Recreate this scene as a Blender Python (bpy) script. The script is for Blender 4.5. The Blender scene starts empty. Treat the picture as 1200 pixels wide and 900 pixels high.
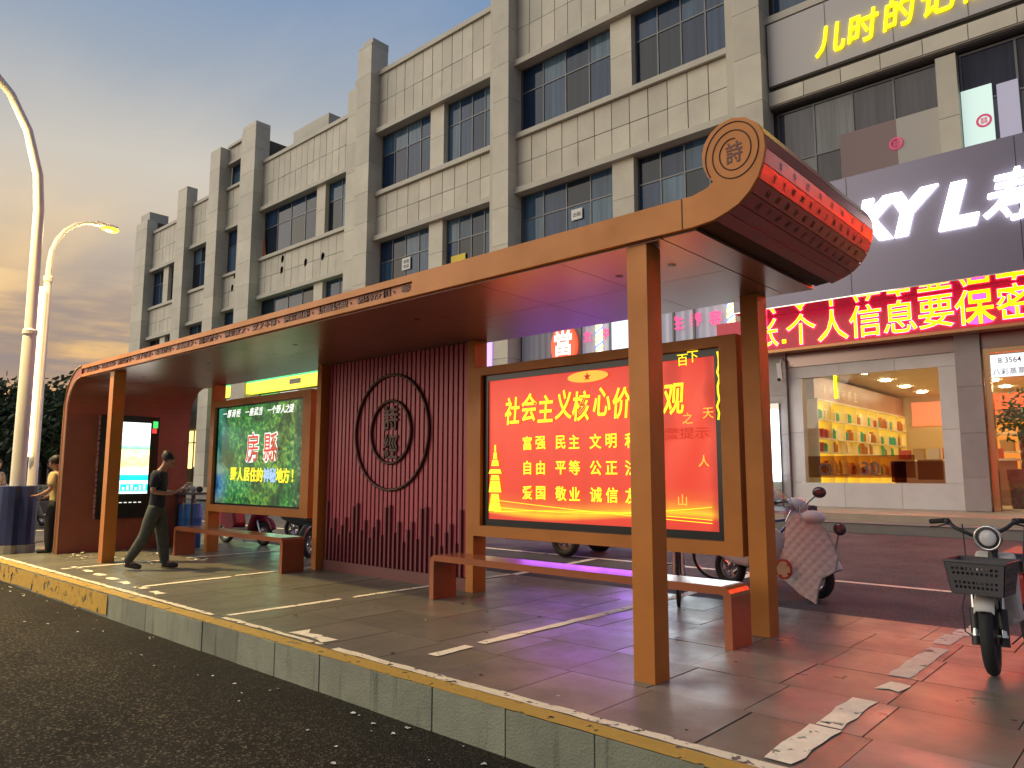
import bpy, bmesh, math, random
from mathutils import Vector, Matrix
rad = math.radians
rnd = random.Random(11)
scene = bpy.context.scene
COL = scene.collection

# ------------------------------------------------------------------ camera
F, YAW, PITCH, ROLL, H = 865.5, rad(42.16), rad(6.98), 0.002, 1.40
FW = Vector((-math.sin(YAW)*math.cos(PITCH), math.cos(YAW)*math.cos(PITCH), math.sin(PITCH)))
RT0 = Vector((math.cos(YAW), math.sin(YAW), 0)); UP0 = RT0.cross(FW)
RT = RT0*math.cos(ROLL) + UP0*math.sin(ROLL); UP = UP0*math.cos(ROLL) - RT0*math.sin(ROLL)
cd = bpy.data.cameras.new('camera'); cam = bpy.data.objects.new('camera', cd); COL.objects.link(cam)
cd.sensor_width = 36; cd.lens = F/1200*36; cd.clip_start = .05; cd.clip_end = 4000
m = Matrix((RT, UP, -FW)).transposed().to_4x4(); m.translation = (0, 0, H); cam.matrix_world = m
scene.camera = cam

def P(px, py, x=None, y=None, z=None):
    """a photo pixel meets the plane x=, y= or z="""
    d = RT*(px-600) - UP*(py-450) + FW*F
    t = x/d.x if x is not None else (y/d.y if y is not None else (z-H)/d.z)
    return Vector((0, 0, H)) + d*t

# ------------------------------------------------------------------ world, sun, exposure
SUN_AZ, SUN_EL = -88.0, -1.0          # degrees clockwise from +Y, elevation of the set-low sun
world = bpy.data.worlds.new('World'); scene.world = world; world.use_nodes = True
wn, wl = world.node_tree.nodes, world.node_tree.links
wn.clear()
def N(t, **k):
    n = wn.new(t)
    for a, b in k.items(): setattr(n, a, b)
    return n
sky = N('ShaderNodeTexSky'); sky.sky_type = 'NISHITA'; sky.sun_disc = False
sky.sun_elevation = rad(SUN_EL); sky.sun_rotation = rad(SUN_AZ)
sky.air_density = 1.0; sky.dust_density = 1.6; sky.ozone_density = 1.6; sky.altitude = 300
tc = N('ShaderNodeTexCoord')
sx = N('ShaderNodeSeparateXYZ'); wl.new(tc.outputs['Generated'], sx.inputs[0])
# flat cloud layer: project the view direction onto a plane overhead
dv = N('ShaderNodeMath', operation='ADD'); dv.inputs[1].default_value = .12; wl.new(sx.outputs[2], dv.inputs[0])
dx = N('ShaderNodeMath', operation='DIVIDE'); wl.new(sx.outputs[0], dx.inputs[0]); wl.new(dv.outputs[0], dx.inputs[1])
dy = N('ShaderNodeMath', operation='DIVIDE'); wl.new(sx.outputs[1], dy.inputs[0]); wl.new(dv.outputs[0], dy.inputs[1])
cx = N('ShaderNodeCombineXYZ'); wl.new(dx.outputs[0], cx.inputs[0]); wl.new(dy.outputs[0], cx.inputs[1])
mp = N('ShaderNodeMapping'); mp.inputs['Scale'].default_value = (.30, .85, 1); mp.inputs['Rotation'].default_value = (0, 0, rad(38))
mp.inputs['Location'].default_value = (.35, .2, 0)
wl.new(cx.outputs[0], mp.inputs[0])
cn = N('ShaderNodeTexNoise'); cn.inputs['Scale'].default_value = 1.15; cn.inputs['Detail'].default_value = 7; cn.inputs['Roughness'].default_value = .52
wl.new(mp.outputs[0], cn.inputs['Vector'])
cr = N('ShaderNodeMapRange'); cr.inputs['From Min'].default_value = .44; cr.inputs['From Max'].default_value = .68; cr.interpolation_type = 'SMOOTHSTEP'
wl.new(cn.outputs['Fac'], cr.inputs[0])
# clouds are grey-mauve low down, pale and thin higher up
el = N('ShaderNodeValToRGB'); e = el.color_ramp
e.elements[0].position = 0.0; e.elements[0].color = (.52, .21, .075, 1)
e.elements[1].position = 1.0; e.elements[1].color = (.58, .62, .66, 1)
for p_, c_ in ((.10, (.20, .155, .15, 1)), (.20, (.40, .34, .32, 1)), (.36, (.92, .82, .68, 1)), (.55, (.80, .78, .76, 1))):
    q = e.elements.new(p_); q.color = c_
wl.new(sx.outputs[2], el.inputs[0])
# clear sky between the clouds: Nishita plus the wide afterglow of a hazy dusk
gr = N('ShaderNodeValToRGB'); e = gr.color_ramp
e.elements[0].position = 0.0; e.elements[0].color = (.80, .30, .09, 1)
e.elements[1].position = 1.0; e.elements[1].color = (.12, .25, .52, 1)
for p_, c_ in ((.06, (1.15, .56, .17, 1)), (.17, (1.42, .86, .30, 1)), (.27, (1.28, .90, .46, 1)), (.36, (.78, .72, .62, 1)), (.46, (.48, .54, .62, 1)), (.60, (.22, .38, .66, 1))):
    q = e.elements.new(p_); q.color = c_
wl.new(sx.outputs[2], gr.inputs[0])
gb = N('ShaderNodeValToRGB'); e = gb.color_ramp      # the side of the sky away from the sunset
e.elements[0].position = 0.0; e.elements[0].color = (.30, .27, .33, 1)
e.elements[1].position = 1.0; e.elements[1].color = (.10, .20, .42, 1)
for p_, c_ in ((.2, (.30, .34, .44, 1)), (.5, (.19, .31, .50, 1))):
    q = e.elements.new(p_); q.color = c_
wl.new(sx.outputs[2], gb.inputs[0])
sd = Vector((math.sin(rad(SUN_AZ)), math.cos(rad(SUN_AZ)), 0))
dt = N('ShaderNodeVectorMath', operation='DOT_PRODUCT'); dt.inputs[1].default_value = sd; wl.new(tc.outputs['Generated'], dt.inputs[0])
am = N('ShaderNodeMapRange'); am.inputs['From Min'].default_value = -.35; am.inputs['From Max'].default_value = .85; am.interpolation_type = 'SMOOTHSTEP'
wl.new(dt.outputs['Value'], am.inputs[0])
mg = N('ShaderNodeMix', data_type='RGBA'); wl.new(am.outputs[0], mg.inputs[0]); wl.new(gb.outputs[0], mg.inputs[6]); wl.new(gr.outputs[0], mg.inputs[7])
mc = N('ShaderNodeMix', data_type='RGBA'); mc.clamp_factor = True
cf = N('ShaderNodeMath', operation='MULTIPLY'); cf.inputs[1].default_value = .85; wl.new(cr.outputs[0], cf.inputs[0])
wl.new(cf.outputs[0], mc.inputs[0]); wl.new(mg.outputs[2], mc.inputs[6]); wl.new(el.outputs[0], mc.inputs[7])
# long thin streaks of cloud lying low over the horizon
m3 = N('ShaderNodeMapping'); m3.inputs['Scale'].default_value = (2.6, 2.6, 22); m3.inputs['Location'].default_value = (.4, .1, .3); wl.new(tc.outputs['Generated'], m3.inputs[0])
n3 = N('ShaderNodeTexNoise'); n3.inputs['Scale'].default_value = 1.3; n3.inputs['Detail'].default_value = 7; n3.inputs['Roughness'].default_value = .55; wl.new(m3.outputs[0], n3.inputs['Vector'])
r3 = N('ShaderNodeMapRange'); r3.interpolation_type = 'SMOOTHSTEP'; r3.inputs['From Min'].default_value = .40; r3.inputs['From Max'].default_value = .58; wl.new(n3.outputs['Fac'], r3.inputs[0])
k3 = N('ShaderNodeValToRGB'); e = k3.color_ramp; e.elements[0].position = .0; e.elements[0].color = (.55,)*3+(1,); e.elements[1].position = .30; e.elements[1].color = (0, 0, 0, 1)
q = e.elements.new(.07); q.color = (.55,)*3+(1,); q = e.elements.new(.13); q.color = (.95,)*3+(1,); q = e.elements.new(.20); q.color = (.62,)*3+(1,); q = e.elements.new(.24); q.color = (.15,)*3+(1,); wl.new(sx.outputs[2], k3.inputs[0])
f3 = N('ShaderNodeMath', operation='MULTIPLY'); wl.new(r3.outputs[0], f3.inputs[0]); wl.new(k3.outputs[0], f3.inputs[1])
c3 = N('ShaderNodeMix', data_type='RGBA'); wl.new(f3.outputs[0], c3.inputs[0]); wl.new(mc.outputs[2], c3.inputs[6]); c3.inputs[7].default_value = (.36, .29, .28, 1)
b1 = N('ShaderNodeBackground'); b1.inputs[1].default_value = .05; wl.new(sky.outputs[0], b1.inputs[0])
b2 = N('ShaderNodeBackground'); b2.inputs[1].default_value = .46; wl.new(c3.outputs[2], b2.inputs[0])
ad = N('ShaderNodeAddShader'); wl.new(b1.outputs[0], ad.inputs[0]); wl.new(b2.outputs[0], ad.inputs[1])
wo = N('ShaderNodeOutputWorld'); wl.new(ad.outputs[0], wo.inputs[0])

sl = bpy.data.lights.new('sun', 'SUN'); sl.energy = 1.5; sl.angle = rad(70); sl.color = (1, .89, .72)
so = bpy.data.objects.new('sun', sl); COL.objects.link(so)
so.rotation_euler = (Vector((.72, .62, -.42))).to_track_quat('-Z', 'Y').to_euler()
vs = scene.view_settings
vs.view_transform = 'Standard'; vs.look = 'None'; vs.gamma = 1; vs.exposure = .66
scene.render.engine = 'CYCLES'; scene.cycles.use_denoising = True
scene.cycles.sample_clamp_indirect = 4; scene.cycles.max_bounces = 6

# ------------------------------------------------------------------ materials
MATS = {}
def mat(name, col, rough=.55, metal=0., var=0., vs_=3., bump=0., bs=60., orand=0., emis=None, es=0., spec=.5, col2=None, rvar=0.):
    if name in MATS: return MATS[name]
    mt = bpy.data.materials.new(name); mt.use_nodes = True; nt = mt.node_tree; n, l = nt.nodes, nt.links
    b = n['Principled BSDF']; b.inputs['Roughness'].default_value = rough; b.inputs['Metallic'].default_value = metal
    b.inputs['Specular IOR Level'].default_value = spec
    base = (*col, 1); b.inputs['Base Color'].default_value = base
    g = n.new('ShaderNodeNewGeometry')
    out = None
    if var or col2:
        t = n.new('ShaderNodeTexNoise'); t.inputs['Scale'].default_value = vs_; t.inputs['Detail'].default_value = 8; t.inputs['Roughness'].default_value = .62
        l.new(g.outputs['Position'], t.inputs['Vector'])
        r = n.new('ShaderNodeMapRange'); r.inputs['From Min'].default_value = .3; r.inputs['From Max'].default_value = .7
        l.new(t.outputs['Fac'], r.inputs[0])
        mx = n.new('ShaderNodeMix'); mx.data_type = 'RGBA'; l.new(r.outputs[0], mx.inputs[0])
        c2 = col2 or tuple(c*(1-var) for c in col); c1 = col if col2 else tuple(min(1, c*(1+var)) for c in col)
        mx.inputs[6].default_value = (*c1, 1); mx.inputs[7].default_value = (*c2, 1); out = mx.outputs[2]
        if rvar:
            rr = n.new('ShaderNodeMapRange'); rr.inputs['From Min'].default_value = .3; rr.inputs['From Max'].default_value = .7
            rr.inputs['To Min'].default_value = rough-rvar; rr.inputs['To Max'].default_value = rough+rvar
            l.new(t.outputs['Fac'], rr.inputs[0]); l.new(rr.outputs[0], b.inputs['Roughness'])
    if orand:
        oi = n.new('ShaderNodeObjectInfo'); hs = n.new('ShaderNodeHueSaturation')
        r = n.new('ShaderNodeMapRange'); r.inputs['To Min'].default_value = 1-orand; r.inputs['To Max'].default_value = 1+orand
        l.new(oi.outputs['Random'], r.inputs[0]); l.new(r.outputs[0], hs.inputs['Value'])
        if out is None: hs.inputs['Color'].default_value = base
        else: l.new(out, hs.inputs['Color'])
        out = hs.outputs[0]
    if out is not None: l.new(out, b.inputs['Base Color'])
    if bump:
        t = n.new('ShaderNodeTexNoise'); t.inputs['Scale'].default_value = bs; t.inputs['Detail'].default_value = 4
        l.new(g.outputs['Position'], t.inputs['Vector'])
        bp = n.new('ShaderNodeBump'); bp.inputs['Strength'].default_value = bump; bp.inputs['Distance'].default_value = .02
        l.new(t.outputs['Fac'], bp.inputs['Height']); l.new(bp.outputs[0], b.inputs['Normal'])
    if emis: b.inputs['Emission Color'].default_value = (*emis, 1); b.inputs['Emission Strength'].default_value = es
    MATS[name] = mt; return mt

def nodes_of(mt): return mt.node_tree.nodes, mt.node_tree.links, mt.node_tree.nodes['Principled BSDF']
def worn(name, col, thresh=.47, scale=7., rough=.6):
    """paint with bare patches: noise cuts it through to what lies below"""
    mt = mat(name, col, rough, var=.12, vs_=9)
    n, l, b = nodes_of(mt); g = n.new('ShaderNodeNewGeometry'); t = n.new('ShaderNodeTexNoise')
    t.inputs['Scale'].default_value = scale; t.inputs['Detail'].default_value = 9; t.inputs['Roughness'].default_value = .65
    l.new(g.outputs['Position'], t.inputs['Vector'])
    r = n.new('ShaderNodeMapRange'); r.inputs['From Min'].default_value = thresh-.02; r.inputs['From Max'].default_value = thresh+.02
    r.inputs['To Min'].default_value = 1; r.inputs['To Max'].default_value = 0
    r2 = n.new('ShaderNodeMath'); r2.operation = 'SUBTRACT'; r2.inputs[0].default_value = 1
    l.new(t.outputs['Fac'], r.inputs[0]); l.new(r.outputs[0], r2.inputs[1]); l.new(r2.outputs[0], b.inputs['Alpha'])
    return mt

# asphalt with aggregate speckle and large worn patches
def asphalt(name, col, speck):
    mt = mat(name, col, .85, var=.35, vs_=.9, rvar=.08, spec=.2); n, l, b = nodes_of(mt)
    g = n.new('ShaderNodeNewGeometry'); v = n.new('ShaderNodeTexVoronoi'); v.inputs['Scale'].default_value = 70
    l.new(g.outputs['Position'], v.inputs['Vector'])
    r = n.new('ShaderNodeMapRange'); r.inputs['From Min'].default_value = .75; r.inputs['From Max'].default_value = .98
    sp = n.new('ShaderNodeSeparateColor'); l.new(v.outputs['Color'], sp.inputs[0]); l.new(sp.outputs[0], r.inputs[0])
    src = b.inputs['Base Color'].links[0].from_socket
    mx = n.new('ShaderNodeMix'); mx.data_type = 'RGBA'; l.new(r.outputs[0], mx.inputs[0]); l.new(src, mx.inputs[6]); mx.inputs[7].default_value = (*speck, 1)
    l.new(mx.outputs[2], b.inputs['Base Color'])
    bp = n.new('ShaderNodeBump'); bp.inputs['Strength'].default_value = .7; bp.inputs['Distance'].default_value = .008
    l.new(v.outputs['Distance'], bp.inputs['Height']); l.new(bp.outputs[0], b.inputs['Normal']); return mt
M_road = asphalt('road_asphalt', (.0105, .0085, .0055), (.125, .105, .068))
def streaks(mt, dark, thr=.56, sc=(9, 9, .9), amt=.75):
    n, l, b = nodes_of(mt); g = n.new('ShaderNodeNewGeometry'); m_ = n.new('ShaderNodeMapping'); m_.inputs['Scale'].default_value = sc; l.new(g.outputs['Position'], m_.inputs[0])
    t = n.new('ShaderNodeTexNoise'); t.inputs['Scale'].default_value = 1; t.inputs['Detail'].default_value = 7; t.inputs['Roughness'].default_value = .6; l.new(m_.outputs[0], t.inputs['Vector'])
    r = n.new('ShaderNodeMapRange'); r.inputs['From Min'].default_value = thr; r.inputs['From Max'].default_value = thr+.16; r.inputs['To Max'].default_value = amt; l.new(t.outputs['Fac'], r.inputs[0])
    src = b.inputs['Base Color'].links[0].from_socket; x = n.new('ShaderNodeMix'); x.data_type = 'RGBA'; l.new(r.outputs[0], x.inputs[0]); l.new(src, x.inputs[6]); x.inputs[7].default_value = (*dark, 1); l.new(x.outputs[2], b.inputs['Base Color'])
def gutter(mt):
    """a darker band along the gutter, ragged on its road side"""
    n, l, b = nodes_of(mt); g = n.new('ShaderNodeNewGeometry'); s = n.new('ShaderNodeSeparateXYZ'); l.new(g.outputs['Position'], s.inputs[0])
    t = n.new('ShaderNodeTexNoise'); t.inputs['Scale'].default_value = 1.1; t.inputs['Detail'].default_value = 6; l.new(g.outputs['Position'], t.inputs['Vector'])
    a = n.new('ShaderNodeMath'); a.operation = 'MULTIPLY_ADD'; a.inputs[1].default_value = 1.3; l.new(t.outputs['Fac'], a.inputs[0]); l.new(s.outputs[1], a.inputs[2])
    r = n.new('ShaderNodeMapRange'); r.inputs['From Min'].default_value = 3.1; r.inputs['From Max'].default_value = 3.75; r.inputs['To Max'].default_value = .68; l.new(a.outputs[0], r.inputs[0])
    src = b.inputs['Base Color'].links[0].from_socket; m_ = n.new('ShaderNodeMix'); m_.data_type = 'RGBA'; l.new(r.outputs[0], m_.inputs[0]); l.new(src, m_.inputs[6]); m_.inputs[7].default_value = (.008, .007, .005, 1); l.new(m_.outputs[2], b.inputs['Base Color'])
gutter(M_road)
M_lot = asphalt('parking_asphalt', (.090, .078, .082), (.15, .14, .14))
M_slab = mat('paving_stone', (.175, .168, .130), .38, col2=(.105, .102, .082), vs_=1.3, orand=.16, bump=.10, bs=45, rvar=.13)
M_slabgrey = mat('paving_stone_lit_tone', (.205, .188, .168), .38, col2=(.128, .118, .106), vs_=1.7, orand=.14, bump=.08, bs=45, rvar=.13)
M_joint = mat('joint_mortar', (.06, .055, .045), .9, var=.3)
M_paint = worn('worn_white_paint', (.84, .77, .60), .38, 7)
M_paint2 = worn('flaking_white_paint', (.78, .70, .52), .42, 11)
M_yline = worn('worn_yellow_paint', (.44, .285, .055), .40, 9)
M_ypaint = worn('kerb_yellow_paint', (.52, .31, .03), .42, 5)
M_kerb = mat('kerb_stone', (.26, .275, .20), .6, col2=(.17, .18, .135), vs_=2.5, orand=.16, bump=.25, bs=70)
streaks(M_kerb, (.035, .035, .028)); streaks(M_slab, (.06, .055, .045), .60, (2.2, 1.2, 1), .6); streaks(M_slabgrey, (.075, .068, .06), .60, (2.2, 1.2, 1), .6)
M_stone = mat('facade_stone', (.60, .565, .455), .6, col2=(.47, .44, .355), vs_=.8, orand=.10, bump=.08, bs=20)
M_stone2 = mat('facade_trim_stone', (.53, .50, .41), .6, col2=(.42, .395, .325), vs_=.6)
M_core = mat('facade_backing', (.10, .095, .085), .9)
M_wframe = mat('window_aluminium', (.13, .13, .135), .45, metal=.3)
M_tile = mat('shop_stone_tile', (.62, .58, .56), .32, col2=(.54, .50, .49), vs_=2, orand=.05)
M_tiled = mat('dark_shop_stone_tile', (.32, .28, .275), .32, col2=(.26, .225, .22), vs_=2, orand=.07)
M_purple = mat('fascia_sheet', (.17, .155, .215), .25, metal=.35)
M_orange = mat('bronze_orange_metal', (.45, .160, .027), .46, metal=.08, var=.10, vs_=2.2, rvar=.09, spec=.35)
M_orange2 = mat('orange_brown_metal', (.34, .105, .038), .42, metal=.2, var=.10, vs_=1.2)
M_wall = mat('red_brown_metal', (.25, .075, .045), .45, metal=.1, var=.14, vs_=1.6, rvar=.10)
M_soffit = mat('soffit_sheet', (.40, .25, .21), .31, metal=.8, var=.1, vs_=.7)
M_scroll = mat('scroll_sheet', (.44, .15, .13), .26, metal=.55, var=.06, vs_=1)
M_slat = mat('maroon_slat', (.36, .058, .085), .42, metal=.15, orand=.06)
M_maroon = mat('maroon_engraving', (.13, .03, .02), .5)
M_black = mat('black_frame', (.008, .009, .010), .25)
M_dark = mat('dark_groove', (.05, .018, .010), .7)
M_rubber = mat('tyre_rubber', (.018, .018, .018), .75, var=.2)
M_steel = mat('bright_steel', (.55, .55, .55), .25, metal=1)
M_blackp = mat('black_plastic', (.022, .022, .024), .45)
M_greyp = mat('grey_plastic', (.075, .072, .078), .5)
M_whitep = mat('white_plastic', (.62, .60, .57), .35)
M_skin = mat('skin', (.36, .19, .12), .5)
M_hair = mat('dark_hair', (.012, .010, .009), .6)
M_pole = mat('pole_white_paint', (.62, .60, .54), .4, var=.06, vs_=2)
M_blue = mat('blue_wrap', (.022, .034, .115), .5, var=.25, vs_=3)
def glow(name, col, s, base=None): return mat(name, base or tuple(c*.5 for c in col), .5, emis=col, es=s)

# window glass: dark room behind, mirror of the sky in front
def glass_mat(name, refl, cols, fold=.35):
    """pane with a dim room or a curtain behind it (different from pane to pane) and a weak mirror of the sky"""
    mt = bpy.data.materials.new(name); mt.use_nodes = True; n, l = mt.node_tree.nodes, mt.node_tree.links; n.clear()
    o = n.new('ShaderNodeOutputMaterial'); d = n.new('ShaderNodeBsdfDiffuse'); gl = n.new('ShaderNodeBsdfGlossy'); gl.inputs['Roughness'].default_value = .03
    mx = n.new('ShaderNodeMixShader'); fr = n.new('ShaderNodeFresnel'); fr.inputs[0].default_value = 1.45
    a = n.new('ShaderNodeMath'); a.operation = 'MULTIPLY'; a.inputs[1].default_value = refl; a.use_clamp = True
    oi = n.new('ShaderNodeObjectInfo'); rp = n.new('ShaderNodeValToRGB'); rp.color_ramp.interpolation = 'CONSTANT'
    rp.color_ramp.elements[0].color = (*cols[0], 1); rp.color_ramp.elements[1].position = 1-1/len(cols); rp.color_ramp.elements[1].color = (*cols[-1], 1)
    for i, c in enumerate(cols[1:-1]): q = rp.color_ramp.elements.new((i+1)/len(cols)); q.color = (*c, 1)
    l.new(oi.outputs['Random'], rp.inputs[0])
    g = n.new('ShaderNodeNewGeometry'); m_ = n.new('ShaderNodeMapping'); m_.inputs['Scale'].default_value = (7, 7, .35); l.new(g.outputs['Position'], m_.inputs[0])
    t = n.new('ShaderNodeTexNoise'); t.inputs['Scale'].default_value = 1.2; t.inputs['Detail'].default_value = 3; l.new(m_.outputs[0], t.inputs['Vector'])
    r = n.new('ShaderNodeMapRange'); r.inputs['From Min'].default_value = .3; r.inputs['From Max'].default_value = .7; r.inputs['To Min'].default_value = 1-fold; r.inputs['To Max'].default_value = 1+fold; l.new(t.outputs['Fac'], r.inputs[0])
    hs = n.new('ShaderNodeHueSaturation'); l.new(rp.outputs[0], hs.inputs['Color']); l.new(r.outputs[0], hs.inputs['Value']); l.new(hs.outputs[0], d.inputs[0])
    l.new(fr.outputs[0], a.inputs[0]); l.new(a.outputs[0], mx.inputs[0]); l.new(d.outputs[0], mx.inputs[1]); l.new(gl.outputs[0], mx.inputs[2]); l.new(mx.outputs[0], o.inputs[0])
    MATS[name] = mt; return mt
M_glass = glass_mat('window_glass', .8, [(.014, .032, .075), (.022, .050, .110), (.040, .085, .150), (.016, .024, .040), (.085, .150, .215), (.024, .055, .120)])
M_glassr = glass_mat('dim_window_glass', .8, [(.05, .048, .06), (.10, .10, .12), (.03, .032, .05), (.16, .165, .17)])
def clear_mat(name, col=(1, 1, 1), refl=.06):
    mt = bpy.data.materials.new(name); mt.use_nodes = True; n, l = mt.node_tree.nodes, mt.node_tree.links; n.clear()
    o = n.new('ShaderNodeOutputMaterial'); t = n.new('ShaderNodeBsdfTransparent'); t.inputs[0].default_value = (*col, 1)
    gl = n.new('ShaderNodeBsdfGlossy'); gl.inputs['Roughness'].default_value = .02; mx = n.new('ShaderNodeMixShader'); mx.inputs[0].default_value = refl
    l.new(t.outputs[0], mx.inputs[1]); l.new(gl.outputs[0], mx.inputs[2]); l.new(mx.outputs[0], o.inputs[0]); MATS[name] = mt; return mt
M_clear = clear_mat('shop_glass', (.97, .97, .97), .05)

# ------------------------------------------------------------------ mesh helpers
MW = {}                                    # world matrices of what has been built
class MB:
    def __init__(s): s.v = []; s.f = []
    def add(s, vs_, fs):
        o = len(s.v); s.v += [tuple(v) for v in vs_]; s.f += [tuple(i+o for i in f) for f in fs]; return s
    def box(s, x0, x1, y0, y1, z0, z1):
        return s.add([(x0,y0,z0),(x1,y0,z0),(x1,y1,z0),(x0,y1,z0),(x0,y0,z1),(x1,y0,z1),(x1,y1,z1),(x0,y1,z1)],
                     [(0,3,2,1),(4,5,6,7),(0,1,5,4),(1,2,6,5),(2,3,7,6),(3,0,4,7)])
    def obox(s, c, ux, uy, uz):            # oriented box from half vectors
        c, ux, uy, uz = map(Vector, (c, ux, uy, uz))
        pts = [c+a*ux+b*uy+d*uz for d in (-1, 1) for a, b in ((-1,-1),(1,-1),(1,1),(-1,1))]
        return s.add(pts, [(0,3,2,1),(4,5,6,7),(0,1,5,4),(1,2,6,5),(2,3,7,6),(3,0,4,7)])
    def quad(s, *p): return s.add(p, [tuple(range(len(p)))])
    def prism(s, prof, a, b, axis='y'):    # prof: 2-D points in the other two axes, counter-clockwise or not
        n = len(prof)
        mk = {'y': lambda p, t: (p[0], t, p[1]), 'x': lambda p, t: (t, p[0], p[1]), 'z': lambda p, t: (p[0], p[1], t)}[axis]
        return s.add([mk(p, a) for p in prof]+[mk(p, b) for p in prof],
                     [tuple(range(n)), tuple(range(2*n-1, n-1, -1))]+[(i, n+i, n+(i+1) % n, (i+1) % n) for i in range(n)])
    def tube(s, pts, r, n=8, closed=False):
        pts = [Vector(p) for p in pts]; k = len(pts); rs = r if isinstance(r, (list, tuple)) else [r]*k
        base = len(s.v); up = None
        for i, p in enumerate(pts):
            t = (pts[(i+1) % k] - pts[i-1]) if (closed or 0 < i < k-1) else (pts[1]-pts[0] if i == 0 else pts[-1]-pts[-2])
            t.normalize()
            if up is None: up = t.orthogonal().normalized()
            else: up = (up - t*up.dot(t)).normalized()
            w = t.cross(up)
            s.v += [tuple(p + (up*math.cos(a)+w*math.sin(a))*rs[i]) for a in (2*math.pi*j/n for j in range(n))]
        for i in range(k if closed else k-1):
            a, b = base+i*n, base+((i+1) % k)*n
            s.f += [(a+j, a+(j+1) % n, b+(j+1) % n, b+j) for j in range(n)]
        if not closed: s.f += [tuple(base+j for j in range(n-1, -1, -1)), tuple(base+(k-1)*n+j for j in range(n))]
        return s
    def ell(s, c, r, nu=12, nv=8):
        vs_ = []; fs = []
        for i in range(nv+1):
            th = math.pi*i/nv
            for j in range(nu):
                ph = 2*math.pi*j/nu; vs_.append((c[0]+r[0]*math.sin(th)*math.cos(ph), c[1]+r[1]*math.sin(th)*math.sin(ph), c[2]+r[2]*math.cos(th)))
        for i in range(nv):
            for j in range(nu): fs.append((i*nu+j, (i+1)*nu+j, (i+1)*nu+(j+1) % nu, i*nu+(j+1) % nu))
        return s.add(vs_, fs)
    def lathe(s, prof, c=(0, 0, 0), n=16, axis='z'):
        vs_ = []; fs = []; k = len(prof)
        for r, h in prof:
            for j in range(n):
                a = 2*math.pi*j/n; p = (r*math.cos(a), r*math.sin(a), h)
                if axis == 'y': p = (p[0], p[2], p[1])
                if axis == 'x': p = (p[2], p[0], p[1])
                vs_.append((p[0]+c[0], p[1]+c[1], p[2]+c[2]))
        for i in range(k-1):
            for j in range(n): fs.append((i*n+j, i*n+(j+1) % n, (i+1)*n+(j+1) % n, (i+1)*n+j))
        fs += [tuple(range(n-1, -1, -1)), tuple((k-1)*n+j for j in range(n))]
        return s.add(vs_, fs)
    def torus(s, c, R, r, axis='y', n=24, k=8):
        pts = []
        for i in range(n):
            a = 2*math.pi*i/n; u, w = R*math.cos(a), R*math.sin(a)
            pts.append({'y': (c[0]+u, c[1], c[2]+w), 'x': (c[0], c[1]+u, c[2]+w), 'z': (c[0]+u, c[1]+w, c[2])}[axis])
        return s.tube(pts, r, k, True)
    def mesh(s, name):
        me = bpy.data.meshes.new(name); me.from_pydata(s.v, [], s.f); me.update()
        bm = bmesh.new(); bm.from_mesh(me); bmesh.ops.recalc_face_normals(bm, faces=bm.faces); bm.to_mesh(me); bm.free(); return me
    def build(s, name, mt, parent=None, smooth=False, bevel=0, local=False):
        return link(name, s.mesh(name), mt, parent, smooth, bevel, local)

def link(name, me, mt, parent=None, smooth=False, bevel=0, local=False, loc=None, scl=None):
    o = bpy.data.objects.new(name, me); COL.objects.link(o)
    if mt and not me.materials: me.materials.append(mt)
    if smooth:
        me.polygons.foreach_set('use_smooth', [True]*len(me.polygons))
        me.update()
    if bevel:
        b = o.modifiers.new('bevel', 'BEVEL'); b.width = bevel; b.segments = 2; b.limit_method = 'ANGLE'; b.angle_limit = rad(40)
    if smooth and bevel == 0 and len(me.polygons) < 4000:
        try:
            me.set_sharp_from_angle(angle=rad(50))
        except Exception: pass
    if loc is not None: o.location = loc
    if scl is not None: o.scale = scl
    if parent:
        o.parent = parent
        if not local: o.matrix_parent_inverse = MW[parent].inverted()
    own = Matrix.LocRotScale(Vector(loc) if loc is not None else None, None, Vector(scl) if scl is not None else None)
    MW[o] = (MW[parent] @ own) if (parent and local) else own
    return o

def tag(o, label=None, cat=None, group=None, kind=None):
    if label: o['label'] = label
    if cat: o['category'] = cat
    if group: o['group'] = group
    if kind: o['kind'] = kind
    return o
def thing(name, label, cat, loc=(0, 0, 0), rotz=0, group=None):
    o = bpy.data.objects.new(name, None); COL.objects.link(o); o.empty_display_size = .2
    o.location = loc; o.rotation_euler = (0, 0, rotz); MW[o] = Matrix.Translation(loc) @ Matrix.Rotation(rotz, 4, 'Z')
    return tag(o, label, cat, group)
def copy_thing(src, loc, rotz, label):
    r = src.copy(); COL.objects.link(r); r.location = loc; r.rotation_euler = (0, 0, rotz); r['label'] = label
    for ch in list(src.children):
        c = ch.copy(); COL.objects.link(c); c.parent = r
        for g in list(ch.children):
            d = g.copy(); COL.objects.link(d); d.parent = c
    return r

_ub = {}
def unit(key, mt, b=.0):
    """a shared unit block, its material with it"""
    if key not in _ub:
        me = MB().box(-.5, .5, -.5, .5, -.5, .5).mesh(key); me.materials.append(mt); _ub[key] = me
    return _ub[key]
def piece(name, mt, parent, x0, x1, y0, y1, z0, z1):
    return link(name, unit(name+mt.name, mt), mt, parent, loc=((x0+x1)/2, (y0+y1)/2, (z0+z1)/2), scl=(abs(x1-x0), abs(y1-y0), abs(z1-z0)))

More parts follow.
